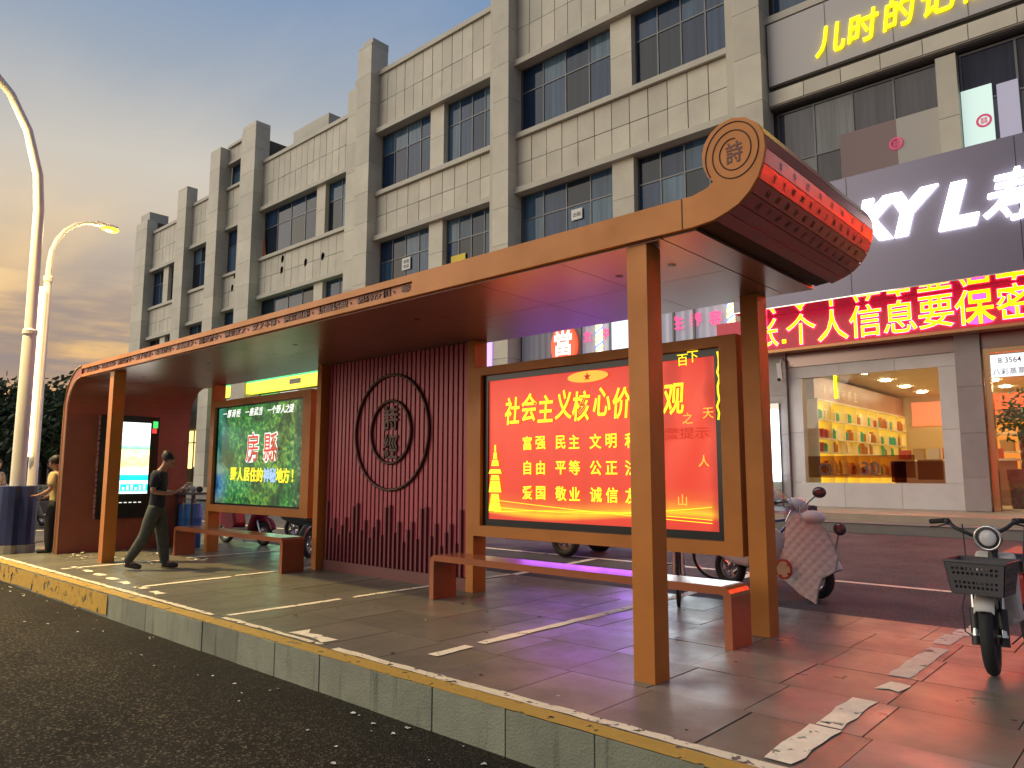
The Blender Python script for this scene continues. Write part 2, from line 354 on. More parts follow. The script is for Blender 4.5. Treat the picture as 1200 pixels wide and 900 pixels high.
_glyphs = {}
def glyph_mesh(s, bold, depth, shear=0):
    k = (s, bold, depth, shear)
    if k not in _glyphs:
        cu = bpy.data.curves.new('character', 'FONT'); cu.body = s; cu.size = 1; cu.align_x = 'CENTER'; cu.align_y = 'CENTER'
        cu.offset = bold; cu.extrude = depth/2; cu.resolution_u = 3; cu.shear = shear
        o = bpy.data.objects.new('character', cu); COL.objects.link(o)
        me = bpy.data.meshes.new_from_object(o); bpy.data.objects.remove(o); bpy.data.curves.remove(cu)
        xs = [v.co.x for v in me.vertices]; ys = [v.co.y for v in me.vertices]
        if xs:
            c = Vector(((min(xs)+max(xs))/2, (min(ys)+max(ys))/2, 0))
            for v in me.vertices: v.co -= c
        _glyphs[k] = me
    return _glyphs[k]
def write(name, s, mt, parent, c, ux, uy, w, h, bold=0., depth=.02, shear=0., fit=False):
    """one flat character or word: centre c, direction ux right, uy up, about w by h metres"""
    me = glyph_mesh(s, bold, .05, shear).copy(); me.materials.clear()
    ux, uy = Vector(ux).normalized(), Vector(uy).normalized(); nz = ux.cross(uy)
    xs = [v.co.x for v in me.vertices] or [0, 1]; ys = [v.co.y for v in me.vertices] or [0, 1]
    sx_, sy_ = (w/max(1e-3, max(xs)-min(xs)), h/max(1e-3, max(ys)-min(ys))) if fit else (w, h)
    for v in me.vertices: v.co = Vector(c) + ux*v.co.x*sx_ + uy*v.co.y*sy_ + nz*v.co.z*depth/.05
    return link(name, me, mt, parent)
XP, ZP, YP = Vector((1, 0, 0)), Vector((0, 0, 1)), Vector((0, 1, 0))

# ------------------------------------------------------------------ ground
SL = .032
def lotz(y): return -.012 + SL*min(max(0, y-8), 8)
def PL(px, py):                                  # a pixel on the gently rising parking ground
    d = RT*(px-600) - UP*(py-450) + FW*F; t = (H+.012+8*SL)/(SL*d.y-d.z)
    return Vector((0, 0, H)) + d*t
g = MB().quad((-900, -500, -.33), (500, -500, -.33), (500, 1200, -.33), (-900, 1200, -.33)).build('ground', M_lot); tag(g, 'dark ground reaching to the horizon', kind='structure')
r = MB().quad((-300, -40, -.27), (60, -40, -.27), (60, 3.42, -.27), (-300, 3.42, -.27)).build('road', M_road); tag(r, 'dark grainy asphalt road in front of the kerb', kind='structure')
lot = MB()
for y0, y1 in ((7.955, 9), (9, 10.5), (10.5, 13), (13, 16), (16, 22)):
    lot.quad((-300, y0, lotz(y0)), (30, y0, lotz(y0)), (30, y1, lotz(y1)), (-300, y1, lotz(y1)))
lot.quad((-300, 3.56, -.012), (-16.62, 3.56, -.012), (-16.62, 7.955, -.012), (-300, 7.955, -.012))
lot = lot.build('parking_ground', M_lot); tag(lot, 'asphalt parking ground between platform and shops', kind='structure')
pv = MB().box(-16.62, 3.2, 3.55, 7.95, -.30, -.016).build('platform_pavement', M_joint); tag(pv, 'raised platform of large worn stone slabs under the shelter', kind='structure')
rows = [(3.575, 3.66, -2.4), (3.66, 4.37, -2.70), (4.37, 5.08, -2.08), (5.08, 5.79, -2.15), (5.79, 6.50, -1.45), (6.50, 7.21, -2.15), (7.21, 7.95, -1.8)]
for y0, y1, off in rows:
    step = .675 if y1-y0 > .2 else 1.35
    x = off - math.ceil((off+16.6)/step)*step
    while x < 3.2:
        a, b = max(x, -16.61), min(x+step, 3.19)
        if b-a > .12:
            dz = rnd.uniform(-.0025, .0015)
            piece('paving_slab', M_slab if a < -5.5 or rnd.random() < .25 else M_slabgrey, pv, a+.004, b-.004, y0+.004, y1-.004, -.05+dz, dz)  # slabs to the right get a pinker grey, mostly light put into the colour
        x += step
kb = thing('kerb', 'long kerb of grey stones with worn yellow paint', 'kerb', (-8, 3.48, -.27)); kb['kind'] = 'structure'
x = -1.828 + .6545*7
ends = []
while x > -60:
    L = .6545 if x > -18 else 6.0
    dz = rnd.uniform(-.003, .003); dy = rnd.uniform(-.004, .004)
    me = unit('kerb_stone', M_kerb)
    o = piece('kerb_stone', M_kerb, kb, x-L+.004, x-.004, 3.41+dy, 3.562, -.31, .002+dz)
    if x > -18:
        bv = o.modifiers.new('bevel', 'BEVEL'); bv.width = .012; bv.segments = 2
    x -= L
# yellow paint on the kerb: a coat on its top, and on its face at the far end
def ribbon(name, mt, p0, p1, w, jit, parent=None, z=.004, step=.12, n=None):
    """a painted strip with ragged edges on the ground from p0 to p1"""
    p0, p1 = Vector(p0), Vector(p1); d = p1-p0; L = d.length; t = d/L; s = Vector((-t.y, t.x, 0)); k = max(2, int(L/step)); mb = MB(); pts = []
    for i in range(k+1):
        c = p0 + d*(i/k); pts += [c + s*(w/2+rnd.uniform(-jit, jit)), c - s*(w/2+rnd.uniform(-jit, jit))]
    mb.add([(p.x, p.y, (p.z if p.z else 0)+z) for p in pts], [(2*i, 2*i+1, 2*i+3, 2*i+2) for i in range(k)])
    return mb.build(name, mt, parent)
ribbon('yellow_paint', M_yline, (-40, 3.485, .004), (2.5, 3.485, .004), .150, .005, kb)
mb = MB(); xs_ = [-40]
while xs_[-1] < -9.46: xs_.append(min(xs_[-1]+.3, -9.455))
mb.add([(x_, 3.402, z_) for x_ in xs_ for z_ in (-.262+rnd.uniform(0, .03), -.006)], [(2*i, 2*i+2, 2*i+3, 2*i+1) for i in range(len(xs_)-1)])
mb.build('yellow_paint', M_ypaint, kb)
def marking(name, *segs, mt=M_paint, z=.005, jit=.012, label='worn white painted line on the pavement'):
    for i, (a, b, w) in enumerate(segs):
        o = ribbon(name, mt, (*a, z), (*b, z), w, jit, z=0); tag(o, label, kind='structure')
marking('edge_line', ((-16, 3.63), (-7.3, 3.63), .075), ((-7.1, 3.64), (-5.4, 3.63), .06), ((-5.2, 3.62), (1.9, 3.62), .085), mt=M_paint2, label='flaking white line along the platform edge')
X0 = -1.60
marking('parking_line', ((X0, 3.72), (X0, 4.38), .155), ((X0, 4.40), (X0, 5.07), .15), ((X0, 5.80), (X0+.01, 6.95), .145), ((X0-.02, 7.12), (X0-.02, 7.6), .15), ((X0+.02, 7.62), (X0+.02, 7.93), .15), label='broad worn white line near the right end of the platform')
marking('parking_line', ((-4.46, 4.00), (-4.46, 4.42), .10), ((-4.47, 4.55), (-4.47, 7.93), .105), label='white line running under the red banner')
marking('parking_line', ((-7.17, 3.72), (-7.17, 5.05), .09), ((-7.17, 5.2), (-7.17, 6.4), .085), ((-7.17, 6.9), (-7.17, 7.9), .085), label='white line running towards the maroon slat screen')
marking('parking_line', ((-9.75, 3.8), (-9.8, 5.1), .09), ((-9.85, 5.2), (-9.9, 7.9), .085), label='white line running towards the near end of the far bench')
marking('parking_line', ((-12.4, 3.8), (-12.45, 5.3), .085), ((-12.5, 5.7), (-12.5, 7.9), .085), label='white line beside the far front post')
marking('paint_patch', ((-6.0, 3.80), (-5.45, 3.74), .13), jit=.05, label='large flake of white paint near the kerb')
marking('paint_patch', ((-1.62, 5.50), (-1.48, 5.48), .16), jit=.05, label='ragged flake of white paint beside the broad line')
for i in range(7):
    x_ = -9.0-i*.55; marking('paint_patch', ((x_, 3.82+.03*i), (x_-.28, 3.84+.03*i), .10), jit=.03, label='short white paint dash by the kerb', mt=M_paint)
def lotline(name, a, b, w, label):
    k = 8; mb = MB(); a, b = Vector(a), Vector(b); d = b-a; s = Vector((-d.y, d.x)).normalized()*w/2; pts = []
    for i in range(k+1):
        c = a+d*(i/k)
        for q in (c+s, c-s): pts.append((q.x, q.y, lotz(q.y)+.006))
    o = mb.add(pts, [(2*i, 2*i+1, 2*i+3, 2*i+2) for i in range(k)]).build(name, M_paint, None); return tag(o, label, kind='structure')
yl = PL(1100, 692.5).y
lotline('parking_line', (-40, yl), (8, yl), .10, 'long white line across the parking asphalt')
for x_, lb in ((-1.55, 'right'), (-4.5, 'red banner'), (-7.17, 'slat screen'), (-9.9, 'green banner'), (-12.5, 'end wall')):
    lotline('parking_line', (x_, 7.97), (x_, yl-.06), .13, 'white bay line on the asphalt behind the '+lb+' side' if lb == 'right' else 'white bay line on the asphalt behind the '+lb)
for i in range(8):
    lotline('parking_line', (-21-i*2.6, 4.4), (-21.6-i*2.6, 8.4), .22, 'pale stripe on the lot beyond the end wall')
# litter: paper scraps and leaves nobody could count
mb = MB()
def scrap(x, y, z, s):
    a = rnd.uniform(0, 6.28); p = []
    for i in range(5):
        t = a+i*1.257; q = s*rnd.uniform(.5, 1); p.append((x+q*math.cos(t), y+q*math.sin(t)*.8, z+rnd.uniform(.004, .004+s*.35)))
    mb.quad(*p)
for _ in range(60): scrap(rnd.uniform(-14.6, -11.9), rnd.uniform(4.75, 6.2), .002, rnd.uniform(.02, .07))
for _ in range(26): scrap(rnd.gauss(-14.0, .5), rnd.gauss(4.6, .15), .002, rnd.uniform(.02, .06))
for _ in range(40): scrap(rnd.uniform(-14, 1), rnd.uniform(3.7, 7.9), .002, rnd.uniform(.008, .025))
for _ in range(70): scrap(rnd.uniform(-16, -1.5), 3.36-abs(rnd.gauss(0, .35)), -.268, rnd.uniform(.008, .03))
o = mb.build('litter', mat('paper_scrap', (.55, .53, .48), .8, var=.4, vs_=6)); tag(o, 'scattered paper scraps on the platform and gutter', 'litter', kind='stuff')
mb = MB()
for _ in range(24): scrap(rnd.uniform(-8, 1.2), rnd.uniform(3.8, 7.8), .001, rnd.uniform(.012, .035))
o = mb.build('dead_leaves', mat('dead_leaf', (.035, .025, .018), .8)); tag(o, 'small dark leaves and stains lying on the slabs', 'leaves', kind='stuff')

# ------------------------------------------------------------------ bus shelter
Y0, Y1 = 4.42, 6.65
sh = thing('bus_shelter', 'long orange bus shelter with scroll-shaped roof end and lit posters', 'bus shelter', (-8.1, 5.5, 0))
def arc(cx_, cz, r, a0, a1, n): return [(cx_+r*math.cos(rad(a0+(a1-a0)*i/n)), cz+r*math.sin(rad(a0+(a1-a0)*i/n))) for i in range(n+1)]
# end wall: stands up from the ground and bends over into the roof
outer = [(-14.89, 0), (-14.89, 2.52)] + arc(-14.14, 2.52, .75, 180, 90, 10)[1:]
inner = [(-14.74, 0), (-14.74, 2.47)] + arc(-14.14, 2.47, .60, 180, 90, 10)[1:]
ew = MB().prism(outer + inner[::-1], Y0+.004, Y1-.004).build('end_wall', M_wall, sh)
tr = MB()                                       # pale edge trim on the front of the end wall
for pth in (outer, inner): tr.tube([(p[0]-.004 if pth is outer else p[0]+.004, Y0, p[1]) for p in pth], .013, 6)
tr.build('edge_trim', mat('pale_trim', (.52, .34, .17), .35, metal=.4), ew)
# roof slab with fascia, slot and soffit panels
rf = MB().prism([(-14.14, 3.09), (-2.345, 3.10), (-2.345, 3.285), (-14.14, 3.27)], Y0+.05, Y1-.01).build('roof', M_orange, sh)
fa = MB()
fa.prism([(-14.14, 3.07), (-2.345, 3.072), (-2.345, 3.118), (-14.14, 3.118)], Y0, Y0+.048)
fa.prism([(-14.14, 3.215), (-5.28, 3.215), (-5.28, 3.118), (-2.345, 3.118), (-2.345, 3.29), (-14.14, 3.272)], Y0, Y0+.048)
fa.build('fascia', M_orange, rf)
MB().box(-14.14, -5.28, Y0+.030, Y0+.049, 3.118, 3.215).build('fascia_slot', M_orange2, rf)
MB().box(-2.43, -2.424, Y0-.003, Y0+.01, 3.072, 3.288).build('seam', M_dark, rf)
poem = '关关雎鸠，在河之洲。窈窕淑女，君子好逑。参差荇菜，左右流之。窈窕淑女，寤寐求之。求之不得，寤寐思服。悠哉悠哉，辗转反侧。参差荇菜，左右采之。'
x = -13.95
for ch in poem:
    if x > -5.42: break
    if ch in '，。': 
        write('engraved_mark', '、', M_maroon, rf, (x+.03, Y0+.026, 3.165), XP, ZP, .09, .10, .02, .008); x += .16
    else:
        write('engraved_character', ch, M_maroon, rf, (x+.05, Y0+.026, 3.167), XP, ZP, .135, .098, .018, .008); x += .137
xs_ = [-14.1, -12.9, -11.7, -10.5, -9.3, -8.1, -6.9, -5.7, -4.5, -3.55, -2.62]
for a, b in zip(xs_, xs_[1:]):
    piece('soffit_panel', M_soffit, rf, a+.003, b-.003, Y0+.052, 5.52, 3.058, 3.088)
    piece('soffit_panel', M_soffit, rf, a+.003, b-.003, 5.526, Y1-.012, 3.058, 3.088)
piece('soffit_panel', M_soffit, rf, -2.612, -2.35, Y0+.052, Y1-.012, 3.058, 3.088)
for x_ in (-13.2, -10.8, -8.4, -6.0, -3.4, -2.9):
    MB().lathe([(.0, 3.056), (.035, 3.056), (.035, 3.066)], (x_, 5.1, 0), 12).build('ceiling_fitting', M_black, rf)
# the scroll
pts = [(-2.345,3.072),(-2.196,3.086),(-2.10,3.117),(-2.015,3.155),(-1.940,3.22),(-1.882,3.298),(-1.845,3.392),(-1.825,3.487),(-1.832,3.580),(-1.870,3.660),(-1.950,3.724),(-2.044,3.750),(-2.130,3.735),(-2.200,3.690),(-2.248,3.625),(-2.266,3.551),(-2.258,3.470),(-2.229,3.392),(-2.187,3.350),(-2.238,3.316),(-2.345,3.29)]
def shrink(pp, d):
    c = Vector((-2.045, 3.47)); return [tuple(Vector(p) + (c-Vector(p)).normalized()*d) for p in pp]
scr = MB().prism(pts, Y0, Y0+.03).build('scroll', M_orange, sh)
inn = shrink(pts, .02)
MB().prism(inn, Y0+.031, Y1).build('scroll_core', M_dark, scr)
seq = list(range(1, 17))
for i in seq:
    a, b = Vector(pts[i]), Vector(pts[i+1]); ia, ib = Vector(inn[i]), Vector(inn[i+1]); t = (b-a).normalized()*.003
    MB().prism([tuple(a+t), tuple(b-t), tuple(ib-t), tuple(ia+t)], Y0+.032, Y1+.004).build('scroll_panel', M_scroll, scr)
for i, s_ in ((3, '君子好逑参差荇菜左右流之'), (4, '窈窕淑女寤寐求之求之不得'), (5, '关关雎鸠在河之洲窈窕淑女'), (6, '诗经国风周南关雎')):
    a, b = Vector(pts[i]), Vector(pts[i+1]); up = (b-a).normalized(); nrm = Vector((up.y, -up.x)); c = (a+b)/2 + nrm*.0015
    k = len(s_)
    for j, ch in enumerate(s_):
        write('scroll_character', ch, M_maroon if i < 6 else M_purple, scr, (c.x, Y0+.15+(j+.5)*(Y1-Y0-.3)/k, c.y), YP, (up.x, 0, up.y), .066, .055, .0, .001)
sp = []
cxs, czs = -2.040, 3.512
for i in range(0, 92):                          # spiral groove on the face of the scroll
    a = rad(215-i*9.4); q = 1-i/91; sp.append((cxs+(.085+.125*q)*math.cos(a)*.97, Y0-.001, czs+(.085+.125*q)*math.sin(a)*1.08))
MB().tube(sp, .0045, 6).build('spiral_groove', M_dark, scr)
write('seal_character', '詩', M_maroon, scr, (cxs+.005, Y0-.002, czs-.003), XP, ZP, .12, .155, .008, .004)

def post(x0, x1, y0, y1, z1=3.060, mt=M_orange):
    o = MB().box(x0, x1, y0, y1, -.002, z1-.004).build('post', mt, sh, bevel=.004)
    return o
post(-2.915, -2.745, 4.47, 4.66); post(-12.92, -12.75, 4.47, 4.66)
post(-2.945, -2.775, 6.40, 6.60); post(-6.53, -6.40, 6.38, 6.60); post(-9.72, -9.60, 6.30, 6.60); post(-13.32, -13.21, 6.38, 6.60)

# poster panels ------------------------------------------------------
def banner_mat(name, kind, x0, x1, z0, z1):
    mt = mat(name, (.3, .05, .03), .5); n, l, b = nodes_of(mt); g = n.new('ShaderNodeNewGeometry'); s = n.new('ShaderNodeSeparateXYZ'); l.new(g.outputs['Position'], s.inputs[0])
    def mr(sock, a, b_, c=0, d=1):
        r_ = n.new('ShaderNodeMapRange'); r_.inputs['From Min'].default_value = a; r_.inputs['From Max'].default_value = b_; r_.inputs['To Min'].default_value = c; r_.inputs['To Max'].default_value = d
        l.new(sock, r_.inputs[0]); return r_.outputs[0]
    def ramp(sock, stops, interp='LINEAR'):
        r_ = n.new('ShaderNodeValToRGB'); e_ = r_.color_ramp; e_.interpolation = interp
        while len(e_.elements) > 1: e_.elements.remove(e_.elements[0])
        e_.elements[0].position = stops[0][0]; e_.elements[0].color = (*stops[0][1], 1)
        for p_, c_ in stops[1:]: q = e_.elements.new(p_); q.color = (*c_, 1)
        l.new(sock, r_.inputs[0]); return r_.outputs[0]
    def noise(sc, det=6, dist=0.):
        t = n.new('ShaderNodeTexNoise'); t.inputs['Scale'].default_value = sc; t.inputs['Detail'].default_value = det; t.inputs['Distortion'].default_value = dist
        l.new(g.outputs['Position'], t.inputs['Vector']); return t.outputs['Fac']
    def mix(f, a, b_, mode='MIX'):
        m_ = n.new('ShaderNodeMix'); m_.data_type = 'RGBA'; m_.blend_type = mode
        for sck, val in ((m_.inputs[0], f), (m_.inputs[6], a), (m_.inputs[7], b_)):
            if isinstance(val, (int, float)): sck.default_value = val
            elif isinstance(val, tuple): sck.default_value = (*val, 1)
            else: l.new(val, sck)
        return m_.outputs[2]
    def math_(op, a, b_):
        m_ = n.new('ShaderNodeMath'); m_.operation = op
        for i_, val in enumerate((a, b_)):
            if isinstance(val, (int, float)): m_.inputs[i_].default_value = val
            else: l.new(val, m_.inputs[i_])
        return m_.outputs[0]
    u = mr(s.outputs[0], x0, x1); v = mr(s.outputs[2], z0, z1)
    es = .72
    if kind == 'red':
        base = ramp(v, [(0, (.66, .045, .022)), (.3, (.72, .050, .024)), (.75, (.78, .070, .032)), (1, (.68, .042, .026))])
        ww = math_('SINE', math_('MULTIPLY', u, 5.5), 0); h = math_('ADD', v, math_('MULTIPLY', ww, .028))
        bandc = ramp(h, [(0, (0, 0, 0)), (.035, (0, 0, 0)), (.070, (.85, .85, .85)), (.10, (.40, .40, .40)), (.15, (.08, .08, .08)), (.22, (0, 0, 0))])
        col = mix(bandc, base, (1.0, .62, .02))
        wr = n.new('ShaderNodeTexWave'); wr.inputs['Scale'].default_value = .7; wr.inputs['Distortion'].default_value = 7; wr.inputs['Detail'].default_value = 3
        l.new(g.outputs['Position'], wr.inputs['Vector'])
        side = ramp(u, [(0, (.08,)*3), (.72, (.10,)*3), (.82, (.6,)*3), (1, (.75,)*3)])
        wf = math_('MULTIPLY', mr(wr.outputs['Fac'], .55, 1), side); col = mix(wf, col, (.42, .02, .012))
    elif kind == 'green':
        f1 = noise(13, 10, .5); f2 = noise(1.5, 3)
        col = ramp(f1, [(.30, (.006, .05, .012)), (.46, (.02, .19, .04)), (.56, (.05, .34, .05)), (.64, (.25, .48, .06)), (.74, (.42, .62, .28))])
        dg = math_('SUBTRACT', u, math_('MULTIPLY', v, .34)); yel = ramp(dg, [(.30, (0,)*3), (.52, (.55,)*3), (.62, (.45,)*3), (.72, (0,)*3)])
        col = mix(math_('MULTIPLY', yel, mr(f1, .42, .62)), col, (.42, .52, .02))
        col = mix(ramp(u, [(0, (.75,)*3), (.07, (.5,)*3), (.16, (0,)*3)]), col, ramp(v, [(0, (.25, .30, .28)), (.14, (.02, .10, .55)), (.27, (.03, .12, .50)), (.34, (.35, .45, .40)), (.6, (.02, .40, .42)), (.8, (.05, .3, .25))]))
        col = mix(ramp(u, [(.86, (0,)*3), (.93, (.7,)*3), (1, (.7,)*3)]), col, ramp(f1, [(.35, (.01, .03, .02)), (.6, (.05, .10, .07)), (.7, (.3, .38, .28))]))
        col = mix(math_('MULTIPLY', mr(noise(2.4, 4), .45, .64), .85), col, (.004, .03, .010))
        es = .56
    else:
        col = ramp(v, [(0, (.75, .95, 1)), (.05, (.0, .42, .52)), (.13, (.02, .50, .60)), (.14, (.8, .97, 1)), (.18, (.8, .97, 1)), (.185, (.0, .40, .50)), (.26, (.02, .46, .55)), (.27, (.85, .95, .9)), (.33, (.85, .85, .70)),
            (.40, (.95, .70, .25)), (.55, (.95, .88, .45)), (.60, (.80, .90, .45)), (.63, (.10, .60, .28)), (.67, (.35, .80, .55)), (.70, (.88, .98, .97)), (1, (.90, 1, 1))])
        col = mix(math_('MULTIPLY', ramp(v, [(.3, (0,)*3), (.33, (.5,)*3), (.62, (.5,)*3), (.66, (0,)*3)]), mr(noise(14, 3), .45, .6)), col, (.85, .45, .12))
        es = 1.55
    l.new(col, b.inputs['Emission Color']); b.inputs['Emission Strength'].default_value = es; l.new(mix(.8, col, (0, 0, 0)), b.inputs['Base Color'])
    b.inputs['Roughness'].default_value = .35; return mt
M_letter = glow('yellow_print', (1.0, .74, .02), 1.05); M_letw = glow('white_print', (.92, .92, .85), .8); M_letr = glow('red_print', (.55, .05, .03), .8)
M_gold = glow('orange_print', (1, .42, .05), .85); M_dred = glow('deep_red_print', (.42, .02, .01), .8); M_blu = glow('blue_print', (.35, .5, .85), .8)

def poster(x0, x1, z0, z1, bx0, bx1, bz0, bz1, kind, label, dim):
    fr = MB(); ya, yb = 6.375, 6.595
    wl_, wr_, wb, wt = x0 + dim[0], x1 - dim[1], z0+dim[2], z1-dim[3]
    fr.box(x0, wl_, ya, yb, z0, z1); fr.box(wr_, x1, ya, yb, z0, z1); fr.box(wl_, wr_, ya, yb, z0, wb); fr.box(wl_, wr_, ya, yb, wt, z1)
    fr = fr.build('poster_frame', M_orange, sh); tag(fr, label)
    bd = MB(); yq = 6.43
    bd.box(wl_, bx0, yq, yq+.06, wb, wt); bd.box(bx1, wr_, yq, yq+.06, wb, wt); bd.box(bx0, bx1, yq, yq+.06, wb, bz0); bd.box(bx0, bx1, yq, yq+.06, bz1, wt)
    bd.build('black_border', M_black, fr)
    nx, nz = 40, 20; mb = MB(); vs_ = []
    for j in range(nz+1):
        for i in range(nx+1):
            u, v = i/nx, j/nz
            yy = yq+.018+.006*math.sin(u*9+v*3)+(.010*math.sin(9*math.atan2(1.02-v, 1.02-u)*3) if u > .75 and kind == 'red' else 0)*(u-.75)*4
            vs_.append((bx0+(bx1-bx0)*u, yy, bz0+(bz1-bz0)*v))
    mb.add(vs_, [(j*(nx+1)+i, j*(nx+1)+i+1, (j+1)*(nx+1)+i+1, (j+1)*(nx+1)+i) for j in range(nz) for i in range(nx)])
    mb.build('banner', banner_mat(kind+'_banner_print', kind, bx0, bx1, bz0, bz1), fr, smooth=True)
    return fr
YT = 6.428
pr_ = poster(-6.40, -2.985, .67, 2.70, -6.21, -3.235, .875, 2.525, 'red', 'frame holding the lit red banner', (.11, .175, .125, .10))
def at(px, py): return P(px, py, y=YT)
for s_, pxs, py, h in (('社会主义核心价值观', (600, 629, 658, 689, 720, 751, 775, 0, 0), (480, 476, 472, 469, 466, 463, 461), .33),):
    for i, (ch, px) in enumerate(zip(s_, (600.5, 620.5, 639, 660, 681, 705, 729, 757, 789))):
        write('printed_character', ch, M_letter, pr_, (at(px, 470).x, YT-.004, 2.15+(.02 if i % 2 else -.01)), XP, ZP, .235, .34, .014, .006, shear=.12)
for rw, (z_, words) in enumerate(((1.757, ('富强', '民主', '文明', '和谐')), (1.477, ('自由', '平等', '公正', '法治')), (1.195, ('爱国', '敬业', '诚信', '友善')))):
    for cidx, wd in enumerate(words):
        for k, ch in enumerate(wd):
            write('printed_character', ch, M_letter, pr_, (at((618, 657, 698, 739.5)[cidx]+k*(15.5, 16, 18.5, 19)[cidx], 540).x, YT-.002, z_-.003*cidx), XP, ZP, .155, .165, .014, .005)
# emblem at the banner's head, tower print at its left, glow lines along its foot
MB().prism([(-4.72+.27*math.cos(rad(a)), 2.455+.062*math.sin(rad(a))) for a in range(0, 360, 12)], YT-.001, YT+.003).build('printed_emblem', M_gold, pr_).scale = (1, 1, 1)
star = []
for i in range(10): a = rad(90+36*i); q = .05 if i % 2 == 0 else .02; star.append((-4.72+q*math.cos(a), 2.452+q*math.sin(a)))
MB().prism(star, YT-.006, YT-.002).build('printed_star', M_dred, pr_)
tw = MB()
for z_, w_, h_ in ((.97, .10, .10), (1.08, .075, .09), (1.19, .10, .13), (1.33, .075, .06), (1.41, .105, .05), (1.50, .06, .07), (1.58, .03, .08), (1.67, .012, .08)):
    tw.prism([(-6.09-w_, z_), (-6.09+w_, z_), (-6.09+w_*.75, z_+h_), (-6.09-w_*.75, z_+h_)], YT-.002, YT+.003)
tw.build('printed_tower', M_letter, pr_)
for k, (a_, b_, c_) in enumerate(((1.02, .93, 1.10), (.96, 1.05, .98), (1.10, 1.0, .95))):
    ps = []
    for i in range(31):
        t = i/30; ps.append((-6.1+t*2.8, YT, a_*(1-t)**2+2*b_*t*(1-t)+c_*t*t))
    MB().tube(ps, .004, 4).build('printed_line', M_letter, pr_)
for px, py, q in ((800, 422, .055), (812, 418, .05)):
    p = P(px, py, y=6.42); write('neon_stroke', '百' if q > .052 else '下', M_letter, pr_, (p.x, 6.415, p.z), XP, ZP, .13, .13, 0, .004)
MB().tube([(P(842, y_, y=6.42).x + .012*math.sin(y_*.3), 6.416, P(842, y_, y=6.42).z) for y_ in range(412, 500, 8)], .010, 6).build('neon_stroke', M_letter, pr_)
write('reflected_letters', '民警提示', M_dred, pr_, (-3.62, YT-.003, 1.80), XP, ZP, .16, .12, .003, .003)
# small hanging decoration printed on the right of the banner
for px, py, ch in ((806, 490, '之'), (830, 484, '天'), (825, 540, '人'), (800, 586, '山')):
    p = at(px, py); write('printed_character', ch, M_gold, pr_, (p.x, YT-.003, p.z), XP, ZP, .12, .12, 0, .004)

pg = poster(-13.21, -9.985, .73, 2.72, -13.12, -10.235, .885, 2.585, 'green', 'frame holding the lit green forest banner', (.06, .225, .125, .11))
def at2(u, v): return P(240+u/5, 440+v/5, y=YT)
for i, ch in enumerate('一部诗经·一座武当·一个野人之谜'):
    if ch == '·': continue
    p = at2(120+i*26, 226-i*2.4); write('printed_character', ch, M_letw, pg, (p.x, YT-.002, p.z), XP, ZP, .135, .15, .008, .005, shear=.25)
for ch, u in (('房', 280), ('縣', 385)):
    p = at2(u, 420); write('printed_character', ch, M_letw, pg, (p.x, YT-.002, p.z), XP, ZP, .46, .54, .030, .003); write('printed_character', ch, M_letr, pg, (p.x, YT-.006, p.z), XP, ZP, .44, .52, .006, .003)
for i, ch in enumerate('野人居住的神秘地方！'):
    p = at2(168+i*38.5, 577+i*1.2); write('printed_character', ch, M_blu if ch in '神秘' else M_letter, pg, (p.x, YT-.002, p.z), XP, ZP, .21, .25, .016, .005)

# upright display on the end wall
ds = MB().box(-14.738, -14.66, 4.99, 6.02, .58, 2.48).build('display_case', M_black, sh)
MB().quad((-14.656, 5.14, 1.03), (-14.656, 5.86, 1.03), (-14.656, 5.86, 2.36), (-14.656, 5.14, 2.36)).build('screen', banner_mat('screen_picture', 'screen', -15, -14, 1.03, 2.36), ds)
MB().box(-14.70, -14.652, 5.90, 5.99, 2.27, 2.40).build('green_sticker', glow('green_led', (.05, .75, .15), .8), ds)
MB().box(-14.70, -14.652, 5.89, 5.97, 2.17, 2.26).build('red_sticker', glow('red_led', (.9, .05, .05), .8), ds)
for i in range(7): MB().box(-14.70, -14.655, 5.20+i*.085, 5.25+i*.085, .86, .875).build('caption', M_letw, ds)
for i, ch in enumerate('公交信息'): write('caption', ch, M_letr, ds, (-14.653, 5.30+i*.13, 2.12), YP, ZP, .10, .12, 0, .002)
for i in range(9):
    MB().prism([(5.18+i*.075, 1.10), (5.22+i*.075, 1.10), (5.22+i*.075, 1.15+.03*(i % 3)), (5.18+i*.075, 1.15+.03*(i % 3))], -14.655, -14.652, 'x').build('picture_bar', M_letw, ds)
mbt = MB()
for i in range(20): mbt.obox((-14.73, 4.985-.01*rnd.random(), .62+i*.095), (.012, 0, 0), (0, .012+rnd.random()*.012, .004), (0, 0, .03+rnd.random()*.02))
mbt.build('sealant', mat('pink_sealant', (.55, .30, .28), .8), ds)

